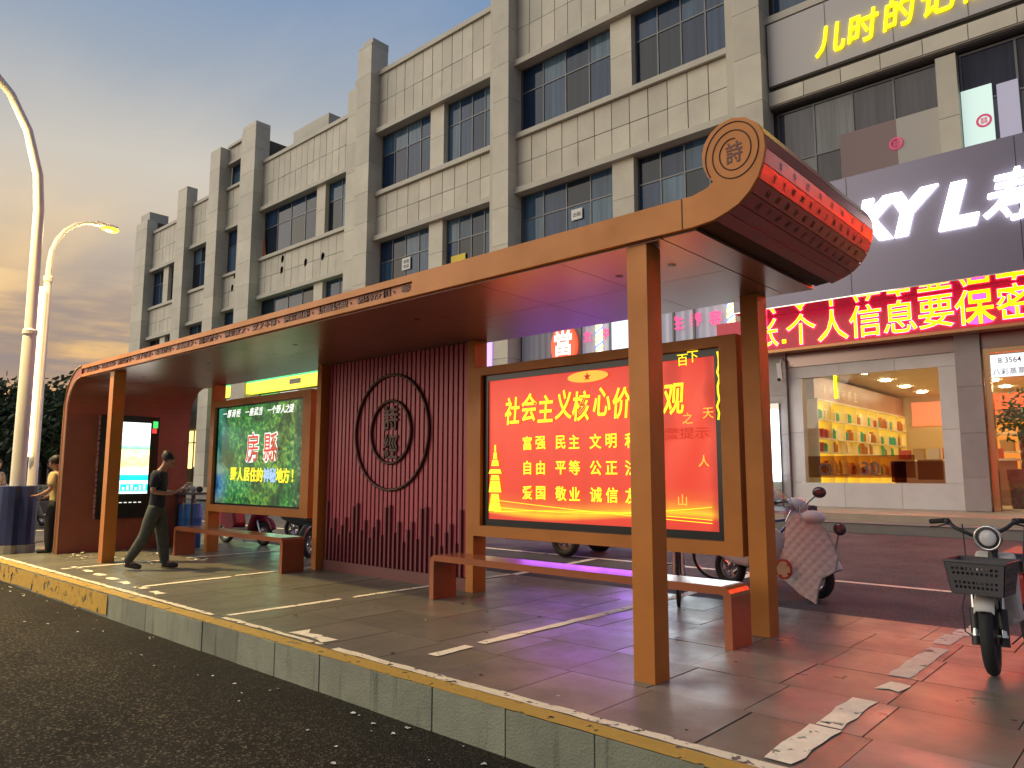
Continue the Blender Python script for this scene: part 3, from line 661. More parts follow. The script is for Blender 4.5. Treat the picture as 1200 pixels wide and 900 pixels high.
# slat screen in the middle
sc_ = MB().box(-9.60, -6.53, 6.50, 6.56, .02, 3.055).build('slat_screen', mat('maroon_backing', (.10, .018, .028), .5, metal=.1), sh)
MB().box(-9.60, -6.53, 6.40, 6.499, -.002, .15).build('base_rail', mat('base_rail_brown', (.16, .045, .04), .5), sc_)
ns = 33; st = (9.58-6.55)/ns
for i in range(ns):
    xc = -9.58+st*(i+.5)
    piece('slat', M_slat, sc_, xc-.030, xc+.030, 6.425, 6.498, .16, 3.05)
lows = [1.0, .60, .78, .52, .66, .80, .56, .95]
for i in range(ns):
    xc = -9.58+st*(i+1); h_ = lows[i % 8]+.02*math.sin(i*2.3)
    if i < ns-1: piece('short_slat', mat('dark_maroon_slat', (.15, .026, .036), .45, metal=.15), sc_, xc-.017, xc+.017, 6.39, 6.47, .155, h_)
for rr, off in ((.79, 0), (.43, 0)):
    ps = [(-8.05+rr*math.cos(rad(a)), 6.405, 1.975+rr*math.sin(rad(a))) for a in range(0, 360, 6)]
    MB().tube(ps, .021, 8, True).build('ring', mat('ring_bronze', (.055, .018, .014), .45, metal=.3), sc_, smooth=True)
for ch, z_ in (('詩', 2.17), ('經', 1.78)): write('emblem_character', ch, mat('ring_bronze', (.05, .02, .01)), sc_, (-8.05, 6.41, z_), XP, ZP, .33, .36, .012, .02)

# benches -------------------------------------------------------------
def bench(x0, x1, label, y0=5.735, y1=6.09):
    b = thing('bench', label, 'bench', ((x0+x1)/2, (y0+y1)/2, 0), group='benches in the shelter')
    t = .068; zt = .495; r_ = .085
    # seat and the two bent ends, butted where the bends start
    def bend(xe, s):
        o_ = [(xe, 0), (xe, zt-r_)] + [(xe+s*r_*(1-math.cos(rad(a))), zt-r_+r_*math.sin(rad(a))) for a in (22, 45, 68, 90)]
        i_ = [(xe+s*t, 0), (xe+s*t, zt-r_)] + [(xe+s*(r_-(r_-t)*math.cos(rad(a))), zt-r_+(r_-t)*math.sin(rad(a))) for a in (22, 45, 68, 90)]
        return o_ + i_[::-1]
    MB().box(x0+r_, x1-r_, y0, y1, zt-t, zt).build('seat', mat('bench_metal', (.36, .115, .05), .24, metal=.35, var=.08, vs_=2), b)
    MB().prism(bend(x0, 1), y0, y1).build('leg', MATS['bench_metal'], b); MB().prism(bend(x1, -1), y0, y1).build('leg', MATS['bench_metal'], b)
    return b
bench(-6.45, -2.80, 'orange metal bench under the red banner'); bench(-13.12, -9.58, 'orange metal bench under the green forest banner')

# ------------------------------------------------------------------ commercial building
bd_ = thing('commercial_building', 'three-storey beige stone building with dark windows behind the shelter', 'building', (-20, 20, 0))
def bpart(name, mt, *a, bevel=0): return MB().box(*a).build(name, mt, bd_, bevel=bevel)
YR, YL = 18.5, 20.4
def panels(x0, x1, z0, z1, y, w, rows_):
    """stone slabs side by side on one stretch of wall"""
    k = max(1, round((x1-x0)/w)); zr = (z1-z0)/rows_
    for j in range(rows_):
        for i in range(k):
            a = x0+(x1-x0)*i/k; d = rnd.uniform(-.006, .006)
            piece('wall_panel', M_stone, bd_, a+.014, a+(x1-x0)/k-.014, y-.03+d, y+.06, z0+zr*j+.012, z0+zr*(j+1)-.012)
def band(x0, x1, z0, z1, y, depth=.5): bpart('wall_band', M_core, x0, x1, y+.03, y+depth, z0, z1)
def ledge(x0, x1, z, y, h=.16, out=.16): bpart('ledge', M_stone2, x0, x1, y-out, y+.29, z-h/2, z+h/2)
def window(x0, x1, z0, z1, y, n=4, tr_=.36, gm=M_glass, fr=M_wframe):
    yf = y+.20; mb = MB(); t = .045; zt = z1-(z1-z0)*tr_
    mb.box(x0, x0+t, yf, yf+.08, z0, z1); mb.box(x1-t, x1, yf, yf+.08, z0, z1); mb.box(x0+t, x1-t, yf, yf+.08, z0, z0+t); mb.box(x0+t, x1-t, yf, yf+.08, z1-t, z1)
    xs = [x0+(x1-x0)*i/n for i in range(n+1)]
    for a in xs[1:-1]: mb.box(a-t/2, a+t/2, yf+.002, yf+.076, z0+t, z1-t)
    for a, b in zip(xs, xs[1:]): mb.box(a+t/2+(t/2 if a == x0 else 0), b-t/2-(t/2 if b == x1 else 0), yf+.004, yf+.074, zt-t/2, zt+t/2)
    w = mb.build('window', fr, bd_)
    for a, b in zip(xs, xs[1:]):
        for za, zb in ((z0, zt), (zt, z1)): piece('pane', gm, w, a+.02, b-.02, yf+.03, yf+.045, za+.02, zb-.02)
    return w
def pier(x0, x1, z0, z1, y):
    k = max(1, round((z1-z0)/1.3))
    for i in range(k): piece('pier_block', M_stone, bd_, x0, x1, y-.02, y+.29, z0+(z1-z0)*i/k+.006, z0+(z1-z0)*(i+1)/k-.006)
def pillar(x0, x1, y0, y1, z0, z1):
    z = z0; h = 1.32
    bpart('pillar_core', M_core, x0+.02, x1-.02, y0+.02, y1, z0, z1-.02)
    while z < z1-.05:
        zz = min(z+h, z1); piece('pillar_block', M_stone, bd_, x0, x1, y0, y1-.01, z+.006, zz-.006); z += h
# core behind everything
bpart('core', M_core, -54.3, -25.6, YL+.3, YL+14, 0, 18.2); bpart('core', M_core, -26.2, -8.0, YR+.3, YR+16, 0, 18.3); bpart('core', M_core, -8.0, 8, YR+.3, YR+16, 4.45, 18.3)
bpart('core', M_core, -41.9, -39.0, YL+.25, YL+5, 18.2, 21.2); bpart('roof_box', M_stone2, -38.3, -34.6, YL+2.2, YL+6, 18.2, 21.9)
bpart('flank_wall', M_stone, -54.5, -54.3, YL+.1, YL+14, 0, 18.2)
# pillars
for a in ((-54.4, -52.5, 19.9, 20.6, 0, 19.1), (-47.7, -46.4, 19.9, 20.6, 0, 19.9), (-43.06, -41.8, 19.8, 20.6, 0, 21.1), (-39.1, -37.6, 19.8, 20.7, 0, 21.4),
          (-26.45, -25.44, 18.25, 20.3, 0, 18.4), (-25.43, -24.48, 18.0, 18.9, 0, 19.9), (-17.24, -16.5, 18.0, 18.7, 0, 20.5), (-8.2, -7.45, 18.0, 18.7, 4.6, 20.5)):
    pillar(*a)
bpart('pillar_cap', M_stone2, -26.3, -25.6, 18.5, 19.4, 18.4, 18.95); bpart('pillar_cap', M_stone2, -54.2, -52.7, 20.1, 21.4, 19.1, 19.75); bpart('pillar_cap', M_stone2, -25.3, -24.6, 18.15, 19.0, 19.9, 20.2)
bpart('pillar_strip', M_stone2, -17.62, -17.25, 18.25, 18.8, 4, 20.4); bpart('pillar_strip', M_stone2, -8.52, -8.21, 18.22, 18.8, 4.6, 20.4); bpart('pillar_strip', M_stone2, -39.5, -39.11, 19.95, 20.7, 4, 21.2)
bpart('pillar_strip', M_stone2, -43.4, -43.07, 20.0, 20.7, 4, 20.9); bpart('pillar_strip', M_stone2, -48.0, -47.71, 20.05, 20.7, 4, 18.9); bpart('pillar_strip', M_stone2, -26.75, -26.46, 18.6, 20.3, 4, 17.9)
for x0, x1, z0, z1, y in ((-46.3, -45.0, 18.6, 19.7, 21.4),): bpart('roof_box', M_stone2, x0, x1, y, y+2, z0, z1)
def bay(x0, x1, y, top, mould, sill, lint, low, two=True, n=4, gm=M_glass):
    band(x0, x1, mould, top, y); panels(x0, x1, mould+.10, top-.10, y, .58, 2); ledge(x0, x1, top, y, .2, .12); ledge(x0, x1, mould, y, .2, .22)
    band(x0, x1, lint, sill, y); panels(x0, x1, lint+.1, sill-.1, y, .68, 2); ledge(x0, x1, sill, y, .18, .16); ledge(x0, x1, lint, y, .2, .2)
    for a, b in ((sill+.09, mould-.1), (low, lint-.1)):
        if two:
            mid = (x0+x1)/2+.05*(x1-x0); pw = .42
            window(x0+.02, mid-pw, a, b, y, n, gm=gm); pier(mid-pw+.01, mid+pw-.05, a, b, y); window(mid+pw-.04, x1-.02, a, b, y, n, gm=gm)
        else: window(x0+.05, x1-.05, a, b, y, 3, gm=gm)
    band(x0, x1, 6.3, low-.08, y); panels(x0, x1, 6.4, low-.14, y, 1.0, 1); ledge(x0, x1, low, y, .16, .16)
bay(-52.5, -48.0, YL, 18.2, 15.4, 12.7, 10.6, 8.4, True, 2)
bay(-46.4, -43.4, YL, 18.7, 15.8, 12.9, 10.8, 8.4, False)
bay(-37.6, -26.76, YL, 19.05, 16.2, 13.3, 11.1, 8.5)
bay(-24.48, -17.63, YR, 18.6, 15.92, 13.15, 11.2, 8.6)
bay(-16.5, -8.53, YR, 18.6, 15.87, 13.18, 11.17, 8.6)
# narrow stair bay
x0, x1, y = -41.8, -39.5, YL
band(x0, x1, 20.1, 21.2, y); panels(x0, x1, 20.2, 21.1, y, .58, 1); ledge(x0, x1, 21.2, y); ledge(x0, x1, 20.1, y); window(x0+.05, x1-.05, 18.6, 20.0, y, 2)
band(x0, x1, 16.0, 18.5, y); panels(x0, x1, 16.1, 18.4, y, .75, 2); ledge(x0, x1, 18.5, y); ledge(x0, x1, 16.0, y); window(x0+.05, x1-.05, 13.2, 15.9, y, 2)
band(x0, x1, 11.0, 13.1, y); panels(x0, x1, 11.1, 13.0, y, .75, 2); ledge(x0, x1, 13.1, y); ledge(x0, x1, 11.0, y); window(x0+.05, x1-.05, 8.4, 10.9, y, 2); band(x0, x1, 6.3, 8.3, y)
# tiles broken away, notices in the windows
for px, py in ((331, 303), (330, 316), (358, 307), (378, 300), (297, 329), (272, 337), (254, 361), (275, 322)):
    p = P(px, py, y=YL-.045); MB().prism([(p.x-.10, p.z-.22), (p.x+.08, p.z-.16), (p.x+.13, p.z+.1), (p.x-.02, p.z+.2), (p.x-.12, p.z+.05)], YL-.050, YL-.03).build('broken_tile', mat('hole_dark', (.004, .004, .004), .95, spec=0.), bd_)
def note(px, py, w, h, mt, y, name='notice'):
    p = P(px, py, y=y); return MB().box(p.x-w/2, p.x+w/2, y-.01, y, p.z-h/2, p.z+h/2).build(name, mt, bd_)
M_paperw = mat('white_paper', (.7, .7, .66), .6); M_papery = mat('yellow_paper', (.75, .55, .02), .6)
o = note(476, 309, .52, .50, M_paperw, YR+.18); p = P(476, 309, y=YR+.165)
for i, s_ in enumerate(('招租', '电话')): write('notice_text', s_, M_black, o, (p.x, YR+.165, p.z+.1-.2*i), XP, ZP, .18, .16, 0, .004)
note(537, 304, .78, .36, M_papery, YR+.18); o = note(676, 251, .44, .36, M_paperw, YR+.18)
p = P(676, 251, y=YR+.165); write('notice_text', '出租', M_black, o, (p.x, YR+.165, p.z), XP, ZP, .17, .15, 0, .004)
p = P(309, 291, y=YL+.17); MB().prism([(p.x-.28, p.z-.5), (p.x+.28, p.z-.5), (p.x+.08, p.z+.65)], YL+.15, YL+.17).build('orange_pennant', mat('orange_cloth', (.55, .18, .08), .7), bd_)
# curtains seen through some panes
M_curt = mat('grey_blue_curtain', (.13, .17, .22), .8)
# right-hand part: lintel strip, windows and top storey round the sign
xr0, xr1 = -7.45, 8
band(xr0, xr1, 11.05, 13.45, YR); ledge(xr0, xr1, 11.30, YR, .42, .10); ledge(xr0, xr1, 13.55, YR, .2, .14)
for i in range(9): piece('lintel_block', M_stone, bd_, xr0+.03+i*.92, xr0+.03+i*.92+.9, YR-.13, YR-.08, 11.12, 11.50)
band(xr0, xr1, 16.0, 18.6, YR); panels(xr0, 2, 16.1, 18.5, YR, .58, 2)
window(xr0+.1, -3.2, 13.7, 15.9, YR, 4); window(-2.6, 2, 13.7, 15.9, YR, 4)
p1, p2 = P(1098, 110, y=YR).x, P(1123, 110, y=YR).x
window(xr0+.1, p1, 8.3, 10.98, YR, 4, .52, M_glassr); pier(p1+.01, p2, 8.0, 10.98, YR); window(p2+.02, 1.2, 8.3, 10.98, YR, 4, .45, M_glassr)
band(xr0, xr1, 5.4, 8.2, YR)
M_litroom = glow('lit_room', (.62, .80, .74), .55)
for px0, px1, py0, py1 in ((1128, 1165, 105, 172), (1170, 1196, 96, 166)):
    a, b = P(px0, (py0+py1)/2, y=YR+.17), P(px1, (py0+py1)/2, y=YR+.17)
    o = MB().box(a.x, b.x, YR+.165, YR+.19, 8.45, P(px0+8, py0, y=YR+.17).z).build('lit_pane', M_litroom if px0 < 1150 else glow('dim_lit_room', (.5, .48, .62), .3), bd_)
M_redring = glow('red_sticker_print', (.55, .06, .14), .5)
for px, py in ((1153, 141), (1050, 168)):
    p = P(px, py, y=YR+.15); MB().torus((p.x, YR+.16, p.z), .13, .025, 'y', 20, 6).build('round_sticker', M_redring, bd_)
    write('round_sticker', '囍', M_redring, bd_, (p.x, YR+.16, p.z), XP, ZP, .15, .16, .004, .006)
p = P(1022, 160, y=YR+.18); MB().box(p.x-.75, p.x+.55, YR+.17, YR+.19, 8.35, 9.9).build('blind', mat('brown_blind', (.24, .17, .165), .7), bd_)
p = P(1078, 150, y=YR+.18); MB().box(p.x-.5, p.x+.5, YR+.17, YR+.19, 8.35, 9.9).build('blind', mat('pale_blind', (.42, .40, .36), .7), bd_)

# ground-floor fronts behind the shelter
def front(x0, x1, y, z0, z1, mt, name='shop_window'):
    for i in range(5):
        a = x0+(x1-x0)*i/4; bpart('shop_mullion', M_wframe, a-.04, a+.04, y+.05, y+.115, z0, z1)
    bpart('shop_transom', M_wframe, x0+.05, x1-.05, y+.06, y+.112, z1-.75, z1-.68)
    for i in range(4):
        a = x0+(x1-x0)*(i+.5)/4; hh = rnd.uniform(.5, 1.3); bpart('shop_display', M_tiled, a-.35, a+.3, y+.10, y+.118, z0, z0+hh)
    return MB().box(x0, x1, y+.12, y+.2, z0, z1).build(name, mt, bd_)
for x0, x1, mt in ((-24.4, -17.4, glow('lit_front_warm', (1, .82, .55), .8)), (-16.4, -12.0, glow('lit_front_violet', (.45, .12, 1.0), 4.2)), (-11.6, -8.3, glow('lit_front_white', (.80, .95, 1.0), 5.5))):
    front(x0, x1, YR, 1.0, 4.0, mt)
    bpart('plinth', M_tiled, x0-.3, x1+.3, YR-.1, YR+.3, .3, .95); bpart('shop_lintel', M_tiled, x0-.3, x1+.3, YR-.05, YR+.3, 4.05, 4.6)
for x0, x1, mt in ((-54, -47.8, MATS['lit_front_warm']), (-46.3, -43.2, glow('lit_front_yellow', (1, .75, .25), 1.4)), (-37.5, -27, glow('lit_front_green', (.35, 1, .62), 1.6))):
    front(x0, x1, YL, .9, 4.0, mt); bpart('plinth', M_tiled, x0-.2, x1+.2, YL-.1, YL+.3, .3, .85); bpart('shop_lintel', M_tiled, x0-.2, x1+.2, YL-.05, YL+.3, 4.05, 5.0)
# curtained mezzanine seen in the slot above the red poster
def curtain(x0, x1, z0, z1, y, mt, name='curtain'):
    k = int((x1-x0)/.05); mb = MB(); vs_ = []
    for i in range(k+1):
        x_ = x0+(x1-x0)*i/k; q = y+.03*math.sin(i*1.25)+.012*math.sin(i*.37); vs_ += [(x_, q, z0), (x_, q, z1)]
    return mb.add(vs_, [(2*i, 2*i+2, 2*i+3, 2*i+1) for i in range(k)]).build(name, mt, bd_, smooth=True)
M_curl = mat('pale_curtain', (.42, .42, .47), .8, emis=(.52, .50, .62), es=.16); M_curd = mat('dim_curtain', (.24, .24, .27), .8, emis=(.4, .4, .5), es=.05)
bpart('mezzanine_back', M_core, -16.5, -8.5, YR+.25, YR+.29, 4.6, 6.3)
curtain(-16.4, -14.9, 4.65, 6.25, YR+.12, M_curd); curtain(-14.85, -13.9, 4.65, 6.25, YR+.12, M_curd); curtain(-13.85, -12.75, 4.65, 6.25, YR+.12, M_curl); curtain(-11.95, -8.75, 4.65, 6.25, YR+.12, M_curl)
MB().box(-12.72, -12.0, YR+.1, YR+.14, 4.65, 6.2).build('lit_pane', glow('lit_blue_white', (.70, .80, 1.0), 1.0), bd_)
MB().box(-17.62, -17.2, YR-.56, YR-.51, 4.9, 6.2).build('lit_pane', glow('lit_lilac', (.55, .35, .95), 1.0), bd_); MB().box(-18.6, -17.66, YR-.3, YR-.26, 4.8, 6.2).build('lit_pane', glow('lit_cream', (.95, .82, .78), .7), bd_)
for x_ in (-14.87, -13.87, -12.74, -11.98, -10.55, -9.9): bpart('mullion', M_wframe, x_-.03, x_+.03, YR+.03, YR+.09, 4.6, 6.3)
for ch, px, py in (('生', 794, 378), ('养', 815, 374), ('容', 838, 372)):
    p = P(px, py, y=YR+.05); write('window_character', ch, glow('pink_neon', (.85, .06, .22), .9), bd_, (p.x, YR+.06, p.z), XP, ZP, .38, .42, .018, .01)
for px, py, ch in ((688, 394, '女'), (709, 391, '中')):
    p = P(px, py, y=YR+.05); write('window_character', ch, glow('pink_neon', (.85, .06, .22), .9), bd_, (p.x, YR+.06, p.z), XP, ZP, .32, .40, .018, .01)

sg = thing('oval_sign', 'oval red and orange lit sign with one white character above the red banner', 'sign', (-14.44, YR-.05, 4.9))
MB().prism([(-14.44+.50*math.cos(rad(a)), 5.50+.68*math.sin(rad(a))) for a in range(0, 360, 12)], YR-.12, YR+.02).build('sign_box', mat('sign_red', (.5, .04, .02), .5, emis=(.85, .09, .03), es=.9), sg)
write('sign_character', '當', M_letw, sg, (-14.44, YR-.13, 5.58), XP, ZP, .80, .85, .02, .02)
def barber(px, py, label):
    p = P(px, py, y=YR-.2); t = thing('barber_pole', label, 'barber pole', (p.x, YR-.2, p.z-.75), group='barber poles')
    MB().lathe([(.09, p.z-.75), (.10, p.z-.68), (.10, p.z+.68), (.09, p.z+.75)], (p.x, YR-.2, 0), 14).build('lamp_tube', glow('barber_white', (.95, .95, 1), 1.3), t)
    for k, cl in enumerate(((1, .75, .1), (.1, .25, .9), (1, .75, .1))):
        MB().tube([(p.x+.104*math.cos(a*.5+k*2.1), YR-.2+.104*math.sin(a*.5+k*2.1), p.z-.65+a*.035) for a in range(0, 38)], .022, 6).build('stripe', glow('barber_%d' % (k % 2), cl, 1.2), t)
    MB().box(p.x-.04, p.x+.04, YR-.2, YR+.05, p.z+.76, p.z+.82).build('bracket', M_steel, t)
barber(702, 388, 'lit striped barber pole beside the oval sign'); barber(857, 372, 'lit striped barber pole right behind the rear post')

gs = thing('shop_sign', 'long lit green and yellow shop sign above the forest banner', 'sign', (-36, 20, 5.7))
MB().box(-40.6, -27.2, 19.95, 20.3, 6.30, 6.75).build('green_strip', glow('lit_green', (.06, .80, .22), 1.0), gs); MB().box(-40.6, -27.2, 19.93, 20.3, 5.72, 6.29).build('yellow_strip', glow('lit_yellow', (.95, .78, .05), 1.0), gs)
MB().box(-33.2, -32.2, 19.90, 19.925, 5.9, 6.15).build('dark_caption', M_black, gs)
for i in range(7): MB().box(-40.3+i*1.9, -38.6+i*1.9, 20.2, 20.3, 5.05, 5.6).build('lit_pane', [glow('lit_pale', (.8, .9, 1), .8), MATS['lit_green'], glow('lit_dim', (.3, .35, .35), .4)][(i*2) % 3], gs)
ls = thing('hanging_shop_sign', 'small yellow lit sign in the gap beside the end wall', 'sign', (-45, 19.7, 3.8))
for z0, z1, mt in ((4.3, 5.6, MATS['lit_yellow']), (3.0, 3.7, glow('lit_red', (.9, .12, .05), .8)), (.9, 2.9, glow('lit_cream2', (1, .85, .5), .9))):
    MB().box(-46.2, -44.2, 19.65, 19.75, z0, z1).build('sign_panel', mt, ls)
MB().box(-46.3, -44.1, 19.76, 19.86, .8, 5.7).build('sign_back', M_wframe, ls)

# steps before the shops
stp = thing('shop_steps', 'low stone steps and forecourt before the shops', 'steps', (-10, 17, 0)); stp['kind'] = 'structure'
MB().prism([(15.98, 0), (16.35, 0), (16.35, .458), (15.98, .452)], -60, 12, 'x').build('lower_step', mat('step_stone', (.22, .20, .18), .6, col2=(.15, .14, .13), vs_=2), stp)
MB().box(-60, 12, 15.955, 16.0, .432, .462).build('step_nosing', mat('step_edge', (.36, .30, .28), .45), stp)
MB().prism([(16.33, 0), (22, 0), (22, .70), (16.33, .605)], -60, 12, 'x').build('forecourt', mat('forecourt_stone', (.40, .33, .24), .5, col2=(.32, .26, .19), vs_=1.5), stp)

# ------------------------------------------------------------------ right-hand shop
BZ = .645
def tiles(mt, x0, x1, y0, y1, zs): 
    for a, b in zip(zs, zs[1:]): piece('stone_tile', mt, bd_, x0+.003, x1-.003, y0, y1, a+.003, b-.003)
wx0, wx1, wz0, wz1 = -6.93, -3.90, 1.22, 3.80
fx0, fx1, fzt = -7.27, -3.54, 4.09
third = (fx1-fx0)/3
tiles(M_tile, fx0, wx0, 18.44, 18.7, [wz0, 2.45, wz1]); tiles(M_tile, wx1, fx1, 18.44, 18.7, [wz0, 2.4, wz1])
for i in range(3):
    piece('stone_tile', M_tile, bd_, fx0+third*i+.003, fx0+third*(i+1)-.003, 18.44, 18.7, BZ, wz0-.003); piece('stone_tile', M_tile, bd_, fx0+third*i+.003, fx0+third*(i+1)-.003, 18.44, 18.7, wz1+.003, fzt)
tiles(M_tiled, fx1+.005, -3.05, 18.30, 18.75, [BZ, 1.35, 2.3, 3.3, 4.5]); tiles(M_tiled, -8.6, fx0-.005, 18.34, 18.75, [BZ, 1.4, 2.4, 3.4, 4.5])
M_lint = mat('bronze_lintel', (.30, .22, .20), .22, metal=.7); bpart('metal_lintel', M_lint, fx0, fx1, 18.40, 18.6, fzt+.004, 4.5)
MB().box(wx0, wx1, 18.56, 18.575, wz0, wz1).build('shop_pane', M_clear, bd_)
# glass decals along the foot of the window
M_decal = clear_mat('brown_decal', (.66, .48, .40), .03)
dc = MB().box(wx0+.05, wx1-.6, 18.50, 18.504, 1.34, 1.86).build('glass_decal', M_decal, bd_)
MB().box(wx1-.55, wx1-.04, 18.50, 18.504, 1.30, 1.75).build('glass_decal', M_decal, bd_)
MB().box(wx0+1.93, wx0+2.25, 18.49, 18.494, 1.24, 1.72).build('glass_decal', clear_mat('dark_decal', (.40, .22, .20), .03), bd_)
p = P(1020, 549, y=18.48); write('decal_number', '30', mat('decal_brown', (.10, .05, .04), .6), bd_, (p.x, 18.485, p.z), XP, ZP, .42, .42, .012, .003)
p = P(967, 550, y=18.48); MB().torus((p.x, 18.485, p.z), .12, .025, 'y', 18, 6).build('decal_ring', MATS['decal_brown'], bd_)
MB().box(P(979, 455, y=18.47).x-.03, P(979, 455, y=18.47).x+.03, 18.465, 18.475, 3.25, 3.80).build('neon_tube', glow('yellow_neon', (1, .85, 0), 2.5), bd_)
# room
room = MB(); room.box(-7.4, 3.0, 18.76, 27.4, .62, .69); room.box(-7.4, 3.0, 27.2, 27.4, .69, 4.3); room.box(-7.4, -7.2, 18.76, 27.2, .69, 4.3); room.box(2.8, 3.0, 18.76, 27.2, .69, 4.3)
room.build('shop_room', mat('cream_wall', (.62, .50, .30), .6), bd_)
MB().box(-7.4, 3.0, 18.76, 27.4, 4.0, 4.3).build('shop_ceiling', mat('shop_ceiling', (.6, .52, .38), .6), bd_)
for i in range(4):
    for j in range(3): MB().lathe([(.13, 3.97), (.13, 3.998)], (-5.9+j*2.2, 19.9+i*1.9, 0), 16).build('ceiling_lamp', glow('shop_ceiling_lamp', (1, .82, .48), 60), bd_)
shf = thing('display_shelf', 'tall yellow-lit shelf of jars along the shop wall', 'shelf', (-6.95, 22.6, .69))
MB().box(-7.19, -7.15, 18.9, 26.9, .7, 3.32).build('back_panel', glow('shelf_back', (1, .66, .03), 2.0), shf)
for z_ in (.85, 1.40, 1.97, 2.32, 2.80, 3.30): MB().box(-7.14, -6.72, 18.9, 26.9, z_-.02, z_+.02).build('shelf_board', mat('shelf_white', (.75, .68, .5), .4), shf)
for i in range(9): MB().box(-7.14, -6.73, 18.9+i*.99-.015, 18.9+i*.99+.015, .75, 3.28).build('divider', MATS['shelf_white'], shf)
MB().box(-7.19, -6.80, 18.9, 26.9, 3.34, 3.92).build('header_board', mat('shelf_header', (.30, .15, .09), .4, col2=(.45, .25, .12), vs_=.7), shf)
for i, ch in enumerate('传统滋补养生'): write('header_character', ch, MATS['shelf_white'], shf, (-6.797, 19.6+i*.5, 3.6), YP, ZP, .28, .3, .004, .004)
jm = []
for k, (c_, pf) in enumerate((((.45, .16, .03), [(.07, 0), (.085, .03), (.085, .2), (.05, .24), (.05, .28)]), ((.75, .60, .30), [(.06, 0), (.06, .24), (.03, .29), (.03, .33)]), ((.40, .06, .04), [(.08, 0), (.08, .19), (.08, .2), (.07, .22)]), ((.85, .80, .70), [(.05, 0), (.06, .1), (.06, .2), (.025, .25), (.025, .30)]), ((.05, .35, .25), [(.05, 0), (.055, .03), (.055, .2), (.02, .25)]))):
    me = MB().lathe(pf, (0, 0, 0), 10).mesh('jar'); me.materials.append(mat('jar_%d' % k, c_, .3)); jm.append(me)
def nth(i): return ('first second third fourth fifth sixth seventh eighth ninth tenth eleventh twelfth thirteenth fourteenth fifteenth sixteenth seventeenth eighteenth nineteenth twentieth twenty-first twenty-second twenty-third twenty-fourth').split()[i]
words = ('top', 'second', 'third', 'fourth', 'fifth'); cols = ('amber', 'cream', 'dark red', 'white', 'green')
for r_i, z_ in enumerate((2.82, 2.34, 1.99, 1.42)):
    for i in range(24):
        k = rnd.choice((0, 0, 1, 1, 1, 2, 3, 4)); o = link('jar', jm[k], None, None, loc=(-6.86, 19.02+i*.325+rnd.uniform(-.05, .05), z_), scl=(1.35, 1.35, rnd.uniform(.95, 1.25)))
        tag(o, cols[k]+' jar, '+nth(i)+' from the window on the '+words[r_i]+' row of the shop shelf', 'jar', 'jars on the shop shelf')
ctr = thing('shop_counter', 'low counter of packed goods inside the shop window', 'counter', (-5.2, 20.2, .69))
MB().box(-5.6, -3.0, 21.0, 21.6, .69, 1.75).build('counter_body', mat('counter_brown', (.25, .12, .07), .5), ctr); MB().box(-5.65, -2.95, 20.95, 21.65, 1.752, 1.80).build('counter_top', MATS['shelf_white'], ctr)
for i in range(7):
    me = MB().box(-.13, .13, -.1, .1, 0, .24).mesh('gift_box'); me.materials.append(mat('gift_%d' % (i % 3), ((.5, .08, .05), (.45, .28, .12), (.6, .5, .4))[i % 3], .5))
    o = link('gift_box', me, None, loc=(-5.4+i*.34, 21.3, 1.803), scl=(1, 1, rnd.uniform(.7, 1.3))); tag(o, ('red', 'tan', 'cream')[i % 3]+' gift box, '+nth(i)+' from the left on the shop counter', 'box', 'gift boxes on the counter')
# back-of-shop panels
MB().box(-6.6, -5.0, 27.14, 27.19, 3.0, 3.8).build('wall_poster', glow('red_wall_poster', (.8, .22, .08), .7), bd_)
# door on the right
dr = MB(); gx = -3.03
dr.box(gx, gx+.12, 18.42, 18.6, BZ, 4.1); dr.box(gx+.95, gx+1.07, 18.42, 18.6, BZ, 4.1); dr.box(gx+.12, gx+.95, 18.43, 18.59, 4.0, 4.1)
dr = dr.build('shop_door', mat('door_gold', (.62, .40, .22), .22, metal=.8), bd_)
MB().box(gx+.12, gx+.95, 18.5, 18.512, BZ+.05, 4.0).build('door_pane', M_clear, dr)
o = MB().box(gx+.13, gx+.94, 18.44, 18.452, 3.47, 3.95).build('door_poster', glow('white_poster', (.85, .92, .95), .75), dr)
for i, (s_, h_) in enumerate((('8 3564 3', .17), ('八彩蒸票水', .15))): write('poster_text', s_, mat('poster_ink', (.12, .03, .05), .6), dr, (gx+.53, 18.438, 3.82-.24*i), XP, ZP, .15, h_, .004, .004)
MB().box(gx+1.08, 4, 18.5, 18.512, BZ, 4.1).build('shop_pane', M_clear, bd_)
bpart('shop_wall_strip', M_lint, fx1+.5, 4, 18.42, 18.6, 4.105, 4.5)
rs = thing('goods_rack', 'rack of red and orange packs behind the shop door', 'rack', (-1.5, 24, .69))
MB().box(-4.0, 1.5, 24.0, 24.1, .69, 3.3).build('rack_back', glow('rack_back', (.95, .35, .05), .55), rs)
for z_ in (1.0, 1.5, 2.0, 2.5): MB().box(-4.0, 1.5, 23.7, 23.99, z_, z_+.04).build('rack_board', MATS['shelf_white'], rs)
MB().box(-4.0, 1.5, 23.6, 23.7, 2.95, 3.6).build('rack_header', glow('rack_header', (.9, .12, .03), .9), rs)
for z_, wd in ((1.04, 'bottom'), (1.54, 'middle'), (2.04, 'top')):
    for i in range(9):
        me = MB().box(-.16, .16, -.1, .1, 0, .32).mesh('pack'); me.materials.append(mat('gift_%d' % rnd.randrange(3), (.5, .1, .05))); o = link('pack', me, None, loc=(-3.5+i*.42, 23.84, z_)); tag(o, nth(i)+' packet from the left on the '+wd+' board behind the shop door', 'packet', 'packets on the rack')

